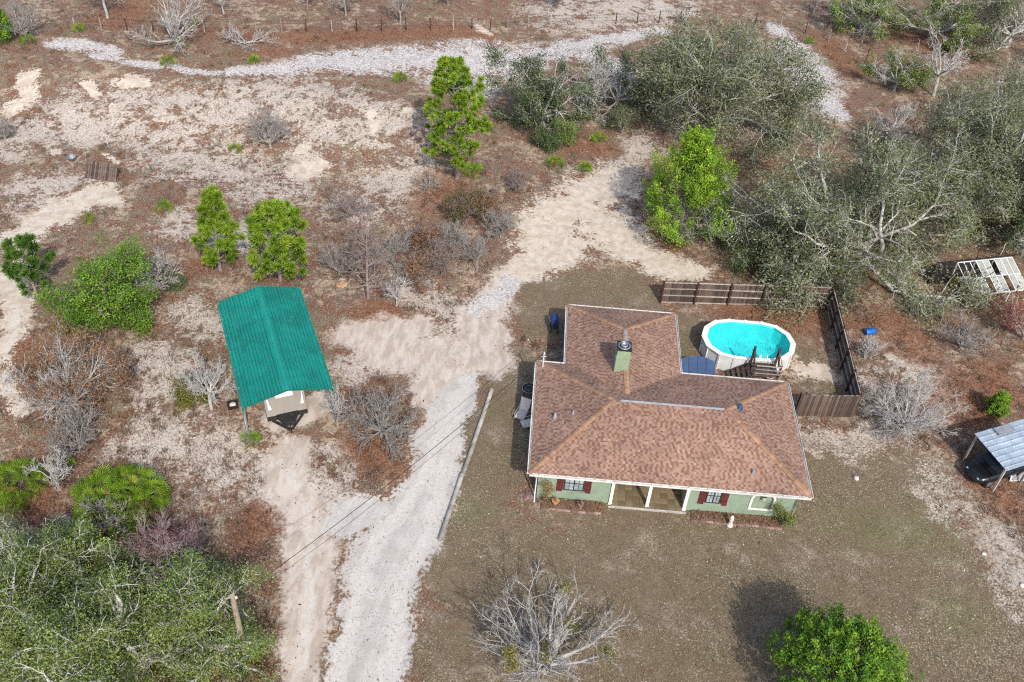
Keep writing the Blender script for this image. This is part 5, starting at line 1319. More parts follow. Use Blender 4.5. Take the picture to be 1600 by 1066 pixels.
def brick_pile(p):
    rg = random.Random(5); b = empty('brick_pile', tuple(p), 0.2, 'small heap of loose weathered bricks at the front left house corner', 'bricks')
    me = MB().box(-0.10, 0.10, -0.05, 0.05, 0, 0.065).mesh('brick'); me.materials.append(M['brick'])
    for k in range(22):
        l = k//9; link('brick', me, b, None, (rg.uniform(-0.26, 0.26)*(1-0.2*l), rg.uniform(-0.3, 0.3)*(1-0.2*l), 0.0+0.066*l), (0, 0, rg.choice([0, 0.1, 1.57, 1.5, 0.7])+rg.uniform(-.15, .15)))
brick_pile(G(826, 776))
def front_bed():
    rg = np.random.default_rng(12)
    for (u0, u1, v0, v1, lab) in ((0.75, 4.2, -0.25, 0.48, 'leaf mulched flower bed under the front left window'), (8.7, 13.6, -0.2, 0.48, 'leafy flower bed along the front right wall')):
        e = empty('flower_bed', HL(u0, v0, 0), HY, lab, 'flower bed')
        nx, ny = 40, 9; X, Y = np.meshgrid(np.linspace(0, u1-u0, nx), np.linspace(0, v1-v0, ny)); ed = np.minimum(np.minimum(X, u1-u0-X), Y+0.02)
        Zz = 0.0+0.08*sstep(ed, 0, 0.2)+0.05*(fbm(X*5, Y*5, 3, 3)-0.4); i = np.arange(nx*ny).reshape(ny, nx)
        F = np.stack([i[:-1, :-1], i[:-1, 1:], i[1:, 1:], i[1:, :-1]], -1).reshape(-1, 4)
        link('mulch', np_mesh('mulch', np.stack([X.ravel(), Y.ravel(), Zz.ravel()], 1), [F], smooth=True), e, M['mulch'])
        n = int((u1-u0)*60); C = np.stack([rg.uniform(0.05, u1-u0-0.05, n), rg.uniform(0.03, v1-v0-0.02, n), np.full(n, 0.12)], 1)
        V, Cc = foliage(C, 5, 0.03, 0.04, [(0.24, 0.12, 0.07), (0.16, 0.085, 0.05), (0.32, 0.2, 0.12), (0.15, 0.13, 0.06)], rg, up=1.0)
        o = quad_obj('dead_leaves', [V], [Cc], M['dry'], e); tag(o, kind='stuff')
        m = 9; em = MB().box(-0.19, 0.19, -0.045, 0.045, -0.03, 0.09).mesh('edging_brick'); em.materials.append(M['brick'])
        for k in range(int((u1-u0)/0.4)): link('edging_brick', em, e, None, (0.2+k*0.4, -0.03+0.02*math.sin(k), 0), (0, 0, rg.normal(0, 0.05)))
front_bed()
def urn(p, label, mat, r=0.17, flower=None):
    o = empty('planter', (p[0], p[1], 0.05), 0, label, 'planter')
    MB().lathe([(r*0.5, -0.06), (r*0.55, 0.02), (r, 0.26), (r*1.1, 0.30), (r*0.9, 0.30), (r*0.85, 0.24)], 14).build('pot', mat, o)
    V, C = foliage(np.array([[0, 0, 0.36], [0.08, 0.05, 0.33], [-0.07, 0.04, 0.34]]), 26, 0.075, 0.045, flower or [(0.2, 0.17, 0.06), (0.12, 0.15, 0.05)], np.random.default_rng(7))
    quad_obj('foliage', [V], [C], M['leaf'], o)
urn(HL(1.52, 0.1), 'orange planter with pale dry leaves under the front left window', M['terracotta'], 0.19, [(0.5, 0.32, 0.16), (0.42, 0.25, 0.12)])
urn(HL(2.85, 0.05), 'pinkish planter in the mulched bed right of the left window', M['brick'], 0.16, [(0.4, 0.2, 0.17), (0.2, 0.12, 0.07)])
def birdbath(p):
    o = empty('garden_ornament', (p[0], p[1], 0), 0, 'small white pedestal ornament standing in front of the right bed', 'ornament')
    MB().lathe([(0.17, -0.04), (0.17, 0.10), (0.10, 0.16), (0.09, 0.50), (0.12, 0.54)], 12).build('pedestal', M['stone_white'], o)
    MB().lathe([(0.05, 0.54), (0.11, 0.60), (0.10, 0.72), (0.06, 0.80), (0.0, 0.83)], 12).build('figure', M['white'], o)
birdbath(HL(10.75, -0.30))
def vine(p, label, seed, pal, h=1.7, n=26, spread=0.34):
    bare((0, 0), 0.5, h, seed, label, 'bark_brown', 'climbing plants', stems=5, trunk=0.025, dens=(4, 3, 0), leafpal=pal, leaves=n, leaffrac=0.75, name='climbing_plant', cat='plant', start=0.05, twr=0.008, world=p, leafsize=0.05)
vine(HL(1.05, 0.12), 'thin leggy shrub with orange leaves at the front left wall', 41, [(0.34, 0.17, 0.04), (0.22, 0.2, 0.05)])
vine(HL(13.55, 0.05), 'thin green climbing shrub by the front right house corner', 43, [(0.16, 0.21, 0.04), (0.2, 0.24, 0.07)])
def mast(p):
    m = empty('service_mast', (p[0], p[1], 0), 0, 'pale service mast with crossbar rising through the roof corner', 'mast')
    MB().tube([(0, 0, 2.2), (0, 0, 3.75)], 0.035, 8).build('pipe', M['gutter'], m)
    MB().tube([(0, 0, 3.70), (0.0, -0.06, 3.82), (0.02, -0.16, 3.78)], 0.05, 8).build('weather_head', M['gutter'], m)
    MB().tube([(-0.16, 0, 3.45), (0.16, 0, 3.45)], 0.018, 6).build('crossbar', M['galv'], m)
mp_ = HL(0.34, 7.85); mast(mp_)

# ------------------------------------------------------------------ utility pole and service cables
pole_b = T(384, 1026); pole_t = G(363, 932, 6.2)
def utility():
    U = empty('utility_pole', tuple(pole_b), 0, 'weathered wooden utility pole leaning out of the lower left oaks', 'pole')
    t = pole_t-pole_b
    MB().tube([(0, 0, -0.2), tuple(t*0.5), tuple(t)], [0.15, 0.13, 0.105], 10).build('shaft', M['polewood'], U)
    MB().tube([tuple(t*0.985+np.array([-0.12, 0, 0])), tuple(t*0.985+np.array([0.12, 0, 0]))], 0.025, 6).build('bolt', M['galv'], U)
    MB().lathe([(0.04, 0), (0.06, 0.03), (0.03, 0.06), (0.06, 0.09), (0.03, 0.12)], 8, tuple(t*0.985+np.array([0.15, 0, -0.05]))).build('insulator', M['white'], U)
    for k, (dz, sag, r, lab) in enumerate(((0.0, 0.55, 0.015, 'thick dark service cable sagging from the pole to the house'), (-0.5, 0.75, 0.009, 'thin lower telephone line sagging from the pole to the house'))):
        a = pole_t+np.array([0.15, 0, -0.05+dz]); b = np.array([mp_[0], mp_[1], 3.72+dz*0.5]); pts = []
        for q in np.linspace(0, 1, 36):
            p = a+(b-a)*q; p = p-np.array([0, 0, 4*sag*q*(1-q)]); pts.append(p)
        o = MB().tube(pts, r, 5).build('service_cable', M['wire'], None); tag(o, lab, 'cable', 'cables from the pole')
utility()

# ------------------------------------------------------------------ far wire fence
def wire_fence(pts, label, n, h=1.15):
    w = [T(*p) for p in pts]; cum = [0]
    for a, b in zip(w[:-1], w[1:]): cum.append(cum[-1]+np.linalg.norm(b-a))
    rg = random.Random(int(cum[-1]*10)); F = empty('wire_fence', tuple(w[0]), 0, label, 'fence', 'far wire fences'); tops = []
    for i in range(n):
        s = cum[-1]*i/(n-1); p = np.array([np.interp(s, cum, [q[k] for q in w]) for k in range(3)]); p[2] = tz(p[0], p[1])
        q = p-w[0]; hh = h*rg.uniform(0.9, 1.1); lx = rg.uniform(-.06, .06)
        MB().tube([tuple(q+np.array([0, 0, -0.1])), tuple(q+np.array([lx, 0, hh]))], [0.06, 0.05], 7).build('post', M['greywood'] if rg.random() < 0.4 else M['fencepost'], F); tops.append(q+np.array([lx, 0, hh]))
    for f in (0.35, 0.65, 0.93):
        MB().tube([q+np.array([0, -0.06, -h*(1-f)]) for q in tops], 0.010, 3, caps=False).build('strand', M['wire'], F)
wire_fence([(118, 46), (300, 52), (500, 50), (700, 47), (800, 43), (945, 38), (1062, 34)], 'far post and wire fence running across the top of the clearing', 27)
wire_fence([(1180, 38), (1232, 46), (1290, 62), (1330, 88), (1352, 97)], 'short run of wire fence posts by the top right sandy path', 6)

# ------------------------------------------------------------------ sheds on the right
def greenhouse():
    a, b, c = G(1506, 425, 1.7), G(1592, 416, 1.7), G(1520, 463, 0.85)
    p = G(1512, 462, 0); d = (b-a)[:2]; rz = math.atan2(d[1], d[0]); L = np.linalg.norm(d)
    S = empty('greenhouse', (c[0], c[1], 0), rz, 'derelict lean-to greenhouse with milky and missing roof panes at right', 'greenhouse')
    Wd = 2.5; zl, zh = 0.85, 1.75
    for x in np.linspace(0, L, 4):
        MB().bar((x, 0, -0.05), (x, 0, zl), 0.08, 0.08).build('post', M['white'], S); MB().bar((x, Wd, -0.05), (x, Wd, zh), 0.08, 0.08).build('post', M['white'], S)
    n = 9; zf = lambda y: zl+(zh-zl)*y/Wd
    for i in range(n+1):
        x = L*i/n; MB().bar((x, 0, zl+0.03), (x, Wd, zh+0.03), 0.05, 0.05).build('rafter', M['white'], S)
    for y in (0, Wd*0.5, Wd): MB().bar((0, y, zf(y)+0.065), (L, y, zf(y)+0.065), 0.08, 0.03).build('purlin', M['white'], S)
    miss = {(0, 1), (1, 1), (2, 1), (3, 0), (5, 1), (6, 0)}
    for i in range(n):
        for j in range(2):
            if (i, j) in miss: continue
            y0, y1 = Wd*0.5*j+0.05, Wd*0.5*(j+1)-0.05; x0, x1 = L*i/n+0.03, L*(i+1)/n-0.03
            MB().add([(x0, y0, zf(y0)+0.05), (x1, y0, zf(y0)+0.05), (x1, y1, zf(y1)+0.05), (x0, y1, zf(y1)+0.05), (x0, y0, zf(y0)+0.04), (x1, y0, zf(y0)+0.04), (x1, y1, zf(y1)+0.04), (x0, y1, zf(y1)+0.04)],
                     [(0, 1, 2, 3), (7, 6, 5, 4), (0, 4, 5, 1), (1, 5, 6, 2), (2, 6, 7, 3), (3, 7, 4, 0)]).build('roof_pane', M['clearpanel'], S)
    bx('back_board', M['black'], S, -1.6, L, Wd+0.06, Wd+0.16, 0.0, zh+0.15)
    for k, y in enumerate((0.35, 1.6)): bx('side_board', M['ply'], S, -0.10, -0.05, y, y+0.8, 0.0, 0.9)
    bx('bench', M['greywood'], S, 0.3, L-0.3, Wd-0.8, Wd-0.1, 0.55, 0.60)
    for x in (0.5, L-0.5): bx('bench_leg', M['greywood'], S, x-0.04, x+0.04, Wd-0.75, Wd-0.67, -0.03, 0.548)
greenhouse()
def tin_shed():
    c1, c2, c3 = G(1533, 690, 2.2), G(1571, 734, 2.0), G(1640, 712, 2.0)
    d = (c3-c2)[:2]; rz = math.atan2(d[1], d[0]); S = empty('tin_shed', (c2[0], c2[1], 0), rz, 'open lean-to with a pale corrugated tin roof at the right edge', 'shed')
    Wd = 2.45; L = 4.2; zf = lambda y: 2.0+0.22*y/Wd
    for i in range(5):
        x0 = L*i/5; n = 18; V = []
        for k in range(n+1):
            y = Wd*k/n
        ribs = 8; xs = np.linspace(x0, x0+L/5+0.03, ribs*4+1)
        for x in xs:
            h = 0.016*math.sin((x)*2*math.pi/0.2)
            for y in (-0.1, Wd+0.1): V.append((x, y, zf(y)+h+0.03*(i % 2)*0.3))
        F = [(2*k, 2*k+2, 2*k+3, 2*k+1) for k in range(len(xs)-1)]
        link('tin_sheet', np_mesh('tin_sheet', np.array(V), [np.array(F)], smooth=True), S, M['tin'])
    # ribs running along the length, seen as bands
    for k in range(7):
        y = 0.1+k*Wd/7; MB().bar((0.0, y, zf(y)+0.03), (L, y, zf(y)+0.03), 0.05, 0.05).build('batten', M['tin'], S)
    for x in (0.1, L/2, L-0.1):
        bx('post', M['greywood'], S, x-0.05, x+0.05, 0.0, 0.1, -0.05, 1.94); bx('post', M['greywood'], S, x-0.05, x+0.05, Wd-0.1, Wd, -0.05, 2.12)
    MB().bar((0.05, 0.05, 1.96), (L, 0.05, 1.96), 0.06, 0.08).build('beam', M['greywood'], S)
    bx('loose_sheet', M['lead'], S, 1.2, 2.3, Wd-0.55, Wd+0.0, 2.33, 2.36)
    # boat-shaped black car nose under the roof
    p = G(1552, 738, 0); K = empty('parked_car', (p[0], p[1], 0), rz+math.radians(180), 'black car nosing out from under the tin lean-to', 'car')
    # body as a lofted hull, x forward
    secs = [(-1.7, 0.70, 0.35, 0.80), (-1.2, 0.80, 0.25, 0.92), (0.3, 0.84, 0.22, 0.95), (1.0, 0.82, 0.24, 0.86), (1.6, 0.72, 0.30, 0.72), (1.95, 0.50, 0.38, 0.60)]
    V = []; F = []; m = 12
    for x, w, z0, z1 in secs:
        for k in range(m):
            t = 2*math.pi*k/m; cx = math.copysign(abs(math.cos(t))**0.5, math.cos(t)); sx = math.copysign(abs(math.sin(t))**0.5, math.sin(t))
            V.append((x, w*cx, (z0+z1)/2+(z1-z0)/2*sx))
    for i in range(len(secs)-1):
        for k in range(m): F.append((i*m+k, i*m+(k+1) % m, (i+1)*m+(k+1) % m, (i+1)*m+k))
    F += [tuple(range(m))[::-1], tuple(range((len(secs)-1)*m, len(secs)*m))]
    MB().add(V, F, True).build('body', M['carpaint'], K)
    MB().prism([(-1.5, 0.90), (0.75, 0.90), (0.2, 1.36), (-1.1, 1.36)], -0.62, 0.62, 1).build('cabin', M['darkglass'], K)
    MB().box(-1.0, 0.12, -0.58, 0.58, 1.362, 1.40).build('roof_panel', M['carpaint'], K)
    for x in (-1.1, 1.15):
        for y in (-0.72, 0.72):
            wv = MB().prism([(x+0.31*math.cos(k*0.3927), 0.31+0.31*math.sin(k*0.3927)) for k in range(16)], y-0.1, y+0.1, 1).build('wheel', M['rubber'], K)
            MB().prism([(x+0.18*math.cos(k*0.3927), 0.31+0.18*math.sin(k*0.3927)) for k in range(16)], y+math.copysign(0.1, y), y+math.copysign(0.112, y), 1).build('rim', M['galv'], wv)
    for y in (-0.42, 0.42): MB().lathe([(0.10, 0), (0.08, 0.05), (0.0, 0.06)], 10).build('headlight', M['glass'], K, (1.80, y, 0.58), (0, math.radians(80), 0))
    # screen door leaning outside, with a white frame
    q = G(1578, 752, 0); D = empty('screen_panel', (q[0], q[1], 0), rz-0.25, 'grey screen panel with pale frame leaning on the lean-to post', 'panel')
    MB().bar((0, 0, 0.0), (0.35, 0.75, 1.7), 0.06, 0.05).bar((0.95, 0, 0.0), (1.3, 0.75, 1.7), 0.06, 0.05).bar((0.03, 0.0, 0.02), (0.92, 0.0, 0.02), 0.05, 0.05).bar((0.38, 0.75, 1.68), (1.27, 0.75, 1.68), 0.05, 0.05).build('frame', M['white'], D)
    MB().add([(0.02, 0.01, 0.03), (0.93, 0.01, 0.03), (1.28, 0.76, 1.68), (0.37, 0.76, 1.68), (0.02, 0.02, 0.03), (0.93, 0.02, 0.03), (1.28, 0.77, 1.68), (0.37, 0.77, 1.68)],
             [(0, 1, 2, 3), (7, 6, 5, 4), (0, 4, 5, 1), (1, 5, 6, 2), (2, 6, 7, 3), (3, 7, 4, 0)]).build('mesh_screen', M['lead'], D)
tin_shed()

def drum(px, mat, label, r=0.28, h=0.85, tilt=(math.radians(90), 0, 0.5), name='barrel', cat='barrel'):
    p = T(*px); o = empty(name, (p[0], p[1], p[2]+(r if tilt[0] else 0)), 0, label, cat); o.rotation_euler = tilt
    MB().lathe([(r*0.9, -h/2), (r, -h/2+0.04), (r*1.03, -h/6), (r, -h/6+0.04), (r*1.03, h/6), (r, h/6+0.04), (r, h/2-0.04), (r*0.9, h/2)], 18).build('shell', mat, o, (0, 0, 0 if tilt[0] else h/2))
    MB().lathe([(r*0.8, 0), (r*0.82, 0.015), (0, 0.02)], 18, (0, 0, h/2)).build('lid', mat, o, (0, 0, 0 if tilt[0] else h/2))
drum((1358, 522), M['bluedrum'], 'bright blue plastic barrel lying outside the yard fence', 0.22, 0.75, (math.radians(90), 0, 1.9))
drum((1163, 388), M['red'], 'small red plastic bucket under the big oak', 0.17, 0.36, (0, 0, 0), 'bucket', 'bucket')
drum((769, 302), M['black'], 'black plastic bucket tipped over in the dry brush', 0.16, 0.34, (math.radians(70), 0, 0.6), 'bucket', 'bucket')
def meter_box():
    p = T(364, 634); o = empty('ground_box', tuple(p), 0.35, 'low square black box with a white lid left of the carport', 'box')
    MB().box(-0.3, 0.3, -0.3, -0.2, -0.05, 0.16).box(-0.3, 0.3, 0.2, 0.3, -0.05, 0.16).box(-0.3, -0.2, -0.2, 0.2, -0.05, 0.16).box(0.2, 0.3, -0.2, 0.2, -0.05, 0.16).build('frame', M['black'], o)
    MB().lathe([(0.19, 0.0), (0.19, 0.12), (0.15, 0.16), (0, 0.17)], 12).build('lid', M['stone_white'], o)
meter_box()
def slat_panel():
    p = T(157, 282); o = empty('wooden_gate_panel', tuple(p), math.radians(-6), 'grey slatted wooden panel leaning on the bank at far left', 'panel')
    for k in range(15):
        x = -1.15+k*0.162; MB().bar((x, 0, 0.02), (x-0.05, 0.95, 1.0), 0.125, 0.025).build('slat', M['fence'], o)
    for f in (0.12, 0.5, 0.9): MB().bar((-1.22, 0.95*f+0.02, 0.98*f-0.035), (1.16, 0.95*f+0.02, 0.98*f-0.035), 0.06, 0.05).build('crosspiece', M['rail'], o)
    for x in (-1.0, 0.95): MB().bar((x, 0.9, 0.92), (x, 1.3, -0.05), 0.06, 0.06).build('prop', M['fencepost'], o)
slat_panel()
def dish():
    p = T(113, 250); o = empty('cable_reel_disc', tuple(p), 0, 'small pale round tub on the bank beside the slatted panel', 'tub')
    MB().lathe([(0.26, -0.03), (0.33, 0.28), (0.36, 0.30), (0.31, 0.30), (0.24, 0.05), (0, 0.05)], 18).build('shell', M['galv'], o)
    o.name = 'wash_tub'
dish()
# a handful of pale stones one can pick out
for k, (q, lab) in enumerate((((1338, 748), 'pale flat stone on the lawn right of the house'), ((535, 445), 'light tan rock beside the bare pine'), ((1597, 915), 'pale stone at the lawn edge near the right border'), ((1537, 866), 'small pale stone on the right hand lawn'))):
    p = T(*q); rg = np.random.default_rng(k); r = (0.16, 0.42, 0.13, 0.12)[k]; V = []; n = 10
    mb = MB().lathe([(0.0, -0.05), (r*0.9, -0.03), (r, 0.35*r), (r*0.6, 0.7*r), (0.0, 0.75*r)], n)
    mb.v = [(x*(1+0.2*rg.normal()), y*(1+0.2*rg.normal()), z*(0.35 if k == 1 else 1)) for x, y, z in mb.v]
    o = mb.build('stone', M['stone_white'] if k != 1 else M['terracotta'], None, tuple(p)); tag(o, lab, 'stone', 'loose stones')
# ------------------------------------------------------------------ trees and shrubs, from the back of the picture to the front
# big grey-green oaks on the right
oak((1326, 425), 7.4, 8.4, 1, 'largest grey-limbed live oak, spreading over the pool yard fence', OAK_GREY, nlim=16, trunk=0.34, moss=0.2, leaves=44, dens=(8, 8, 3), spread=0.42, lsize=0.085, gap=0.36)
oak((1112, 222), 6.2, 9.2, 2, 'broad rounded grey-green oak at top centre right behind the cedar', OAK_GREY, nlim=16, trunk=0.24, leaves=44, dens=(8, 8, 3), moss=0.1, spread=0.42, lsize=0.088, gap=0.36)
oak((1122, 378), 2.5, 4.6, 3, 'small dull green oak squeezed between cedar and largest oak', OAK_GREY, nlim=10, trunk=0.14, leaves=44, dens=(7, 6, 5), lsize=0.055, gap=0.55)
oak((1490, 318), 7.4, 8.4, 4, 'wide grey-green oak right of the largest oak, near the right edge', OAK_GREY, nlim=16, trunk=0.3, leaves=44, dens=(8, 8, 3), moss=0.15, spread=0.42, lsize=0.085, gap=0.36)
oak((1600, 392), 3.4, 4.6, 5, 'dark green oak at the right edge above the greenhouse', OAK_DARK, nlim=10, trunk=0.18, leaves=44, dens=(7, 6, 5), lsize=0.06, gap=0.55)
oak((1335, 50), 3.0, 4.6, 6, 'leafy green oak at the top beside the sandy path bend', OAK_GREEN, nlim=10, trunk=0.2, leaves=38, dens=(7, 7, 3), lsize=0.08)
oak((1455, 62), 4.2, 5.5, 7, 'green oak at the top right between two other oaks', OAK_GREEN, nlim=11, trunk=0.22, leaves=38, dens=(7, 7, 3), lsize=0.08)
oak((1570, 70), 5.0, 6.5, 8, 'green oak in the top right corner', OAK_GREY, nlim=12, trunk=0.24, leaves=38, dens=(7, 7, 3), lsize=0.08, spread=0.35)
oak((1395, 140), 2.3, 3.2, 9, 'low olive oak between the sandy path and the dead white tree', OAK_GREEN, nlim=9, trunk=0.12, leaves=50, dens=(6, 6, 4), lsize=0.065)
oak((1240, 215), 2.2, 3.0, 10, 'low grey-green oak at the lower end of the sandy path', OAK_GREY, nlim=8, trunk=0.1, leaves=44, dens=(6, 6, 4), lsize=0.06)
oak((1585, 225), 4.6, 5.6, 16, 'grey-green oak at the right edge above the wide oak', OAK_GREY, nlim=10, trunk=0.2, leaves=40, dens=(7, 7, 5), lsize=0.075, spread=0.4, gap=0.44)
oak((1185, 400), 2.3, 2.4, 17, 'low dark green oak growing under the left side of the largest oak', OAK_DARK, nlim=9, trunk=0.1, leaves=44, dens=(6, 6, 4), lsize=0.055)
oak((1243, 452), 2.9, 4.4, 18, 'grey-green oak leaning over the back fence left of the largest oak', OAK_GREY, nlim=11, trunk=0.14, leaves=34, dens=(7, 7, 3), lsize=0.07, spread=0.34, gap=0.4)
# dark clump above the drive
oak((842, 205), 2.9, 7.0, 11, 'tall dark green oak left of the round oak, beyond the clearing', OAK_DARK, nlim=12, trunk=0.26, leaves=46, dens=(8, 7, 4), lsize=0.07, gap=0.52)
oak((958, 178), 2.7, 5.2, 12, 'thin dark oak between the tall dark oak and the round oak', OAK_DARK, nlim=9, trunk=0.15, leaves=36, dens=(7, 6, 4), lsize=0.065)
bush((852, 232), 1.1, 1.9, 13, 'rounded dark shrub at the foot of the tall dark oak', OAK_DARK, clumps=190, n=30)
bush((880, 222), 1.2, 2.3, 14, 'green shrub right of the rounded dark shrub', OAK_GREEN, clumps=190, n=30)
bush((970, 205), 1.5, 1.9, 15, 'olive shrub below the thin dark oak', OAK_GREY, clumps=190, n=26)
# green oaks in the lower left
oak((182, 1074), 4.2, 4.6, 21, 'largest lower left live oak with forked pale trunk', OAK_GREEN, nlim=14, trunk=0.38, leaves=62, dens=(8, 6, 2), lsize=0.05, spread=0.29, gap=0.47, group='lower left oaks')
oak((330, 1020), 2.9, 4.3, 22, 'green oak beside the utility pole', OAK_GREEN, nlim=12, trunk=0.26, leaves=58, dens=(8, 5, 2), lsize=0.05, spread=0.28, gap=0.46, group='lower left oaks')
oak((35, 1030), 3.3, 4.6, 23, 'green oak in the bottom left corner', OAK_GREEN, nlim=12, trunk=0.26, leaves=58, dens=(8, 5, 2), lsize=0.05, spread=0.28, gap=0.48, group='lower left oaks')
oak((130, 925), 2.0, 4.0, 24, 'slim yellow-green oak standing above the other lower left oaks', OAK_GREEN, nlim=9, trunk=0.13, leaves=64, dens=(7, 6, 4), lsize=0.045, spread=0.21, group='lower left oaks')
oak((45, 905), 2.1, 2.9, 25, 'dull grey-green young oak at the left edge below the palmettos', OAK_GREY, nlim=10, trunk=0.1, leaves=56, dens=(7, 6, 4), lsize=0.042, spread=0.22, group='lower left oaks')
oak((255, 950), 2.1, 2.6, 26, 'low dark green oak behind the largest lower left oak', OAK_DARK, nlim=9, trunk=0.12, leaves=56, dens=(7, 6, 4), lsize=0.045, spread=0.22, group='lower left oaks')
# pines
pine((714, 279), 2.35, 9.0, 31, 'tall bright green pine standing alone at upper centre', whorls=13, per=6, start=0.17, n=95, tuft=0.32)
pine((344, 422), 1.6, 6.2, 32, 'slender bright pine left behind the teal carport', whorls=9, per=5, start=0.14, n=100, tuft=0.31, cone=True)
pine((438, 438), 2.9, 6.0, 33, 'broad bright pine right behind the teal carport', whorls=9, per=6, start=0.12, n=105, tuft=0.33, shape=0.55, cone=True)
pine((58, 462), 1.25, 4.1, 34, 'small sparse dark pine at the left edge beside the sand track', PINE_DARK, whorls=7, per=4, start=0.2, n=70, tuft=0.3)
# cedars and other bright evergreens
CED = [(0.19, 0.33, 0.025), (0.235, 0.39, 0.03), (0.14, 0.26, 0.022), (0.29, 0.43, 0.04)]
CED2 = [(0.12, 0.25, 0.024), (0.165, 0.31, 0.028), (0.085, 0.19, 0.02), (0.21, 0.34, 0.035)]
cedar((1060, 372), 3.7, 8.8, 35, 'bright yellow-green feathery cedar beside the sandy clearing', CED, plumes=250, n=170, plume=1.0, spire=0.72, upness=0.6, lob=0.62, base=0.05, wid=0.044)
cedar((0, 0), 3.8, 5.0, 36, 'dense bright green cedar cut by the bottom edge on the lawn', CED2, plumes=430, n=105, plume=0.6, spire=0.5, upness=0.7, lob=0.3, world=(15.35, 22.0, 0), base=0.03, wid=0.038)
oak((165, 505), 2.1, 6.6, 37, 'bushy bright green tree left of the carport beyond the rusty tree', CED2, nlim=12, trunk=0.16, leaves=50, dens=(8, 6, 2), lsize=0.062, spread=0.26, gap=0.46, droop=0.04, bark='bark_brown', name='evergreen_tree', group='evergreens')
cedar((1552, 648), 0.75, 1.75, 38, 'small round lime green cedar on the litter at right', CED, plumes=110, n=80, plume=0.32, spire=0.6, lob=0.15, wid=0.03)
cedar((3, 66), 1.6, 3.4, 39, 'green cedar cut by the left edge at the top', CED2, plumes=170, n=80, plume=0.6, lob=0.3)
# bare trees
bare((852, 1050), 4.0, 5.4, 51, 'large pale leafless tree on the lawn at bottom centre', 'bark_pale', stems=13, trunk=0.17, dens=(8, 6, 5), mist=8, twr=0.012, el=(0.15, 1.3), upright=0.07)
bare((423, 232), 1.9, 3.2, 52, 'round grey leafless shrub on the sandy bank', 'bark_grey', stems=12, trunk=0.12, dens=(9, 7, 4), twr=0.014)
bare((575, 465), 2.9, 6.2, 53, 'leafless brownish tree with one straight trunk right of the pines', 'bark_brown', trunk=0.12, dens=(6, 4, 3), central=True, twr=0.013)
bare((596, 682), 2.5, 3.2, 54, 'tangled grey leafless tree beside the carport front', 'bark_grey', stems=13, trunk=0.1, dens=(9, 7, 5), twr=0.012, el=(0.2, 1.3))
bare((527, 664), 1.3, 3.0, 55, 'thin leafless sapling touching the carport right front post', 'bark_pale', stems=6, trunk=0.06, dens=(6, 5, 3), start=0.45, twr=0.012)
bare((331, 640), 1.7, 3.9, 56, 'leafless grey tree with bare trunk left of the carport', 'bark_pale', stems=9, trunk=0.11, dens=(8, 7, 4), start=0.3, el=(0.1, 1.2), twr=0.014)
bare((240, 455), 2.2, 3.0, 57, 'spreading grey leafless tree behind the bright evergreen at left', 'bark_pale', stems=11, trunk=0.12, dens=(8, 7, 5), el=(0.1, 1.0), twr=0.015)
RUST = [(0.28, 0.14, 0.07), (0.34, 0.18, 0.085), (0.23, 0.125, 0.075), (0.31, 0.2, 0.12)]
bare((122, 640), 3.3, 5.6, 58, 'large half bare tree with rusty orange leaves at left', 'bark_pale', stems=13, trunk=0.17, dens=(8, 7, 4), leafpal=RUST, leaves=9, leaffrac=0.5, el=(0.25, 1.3), leafsize=0.055)
bare((125, 705), 2.1, 2.4, 59, 'pale grey leafless thicket below the rusty tree', 'bark_grey', stems=13, trunk=0.08, dens=(8, 7, 4), el=(0.2, 1.2), cat='shrub', name='bare_shrub')
bare((268, 892), 2.6, 3.0, 60, 'pinkish leafless tree between palmetto and driveway', 'bark_pink', stems=13, trunk=0.1, dens=(9, 7, 5), twr=0.012, leafpal=[(0.30, 0.10, 0.12), (0.26, 0.12, 0.12)], leaves=2, leaffrac=0.1, leafsize=0.04)
bare((1412, 672), 3.1, 3.0, 61, 'wide pale grey leafless tree right of the yard fence', 'bark_pale', stems=16, trunk=0.12, dens=(9, 6, 5), twr=0.013, el=(0.15, 1.25))
bare((1598, 530), 2.2, 3.6, 62, 'red leaved half bare tree at the right edge below the greenhouse', 'bark_pale', stems=9, trunk=0.12, dens=(7, 6, 4), leafpal=[(0.36, 0.06, 0.05), (0.42, 0.12, 0.09)], leaves=4, leaffrac=0.15, leafsize=0.05)
bare((1500, 545), 1.9, 1.8, 63, 'low grey leafless brush left of the greenhouse', 'bark_grey', stems=12, trunk=0.07, dens=(8, 6, 4), el=(0.1, 1.1), cat='shrub', name='bare_shrub')
bare((275, 72), 3.6, 5.0, 64, 'white limbed leafless tree at the top left', 'bark_pale', stems=10, trunk=0.2, dens=(8, 6, 4), el=(0.05, 1.2), twr=0.02)
bare((42, 62), 2.2, 3.6, 65, 'grey leafless tree in the top left corner', 'bark_grey', stems=11, trunk=0.1, dens=(8, 7, 4))
bare((168, 28), 2.6, 4.6, 66, 'leafless tree with clear trunk at the top left edge', 'bark_pale', stems=9, trunk=0.14, dens=(7, 6, 4), start=0.4, el=(0.1, 1.2))
bare((1458, 150), 2.6, 6.0, 67, 'dead white tree with bleached limbs among the top right oaks', 'bark_pale', stems=8, trunk=0.18, dens=(6, 6, 3), start=0.3, twr=0.022)
bare((1388, 212), 2.4, 3.6, 68, 'dead white tree left of the wide right oak', 'bark_pale', stems=8, trunk=0.15, dens=(6, 6, 3), el=(0.05, 1.1), twr=0.02)
bare((925, 172), 1.7, 4.2, 69, 'whitish leafless shrub between the two dark oaks', 'bark_pale', stems=12, trunk=0.08, dens=(9, 7, 4), twr=0.015)
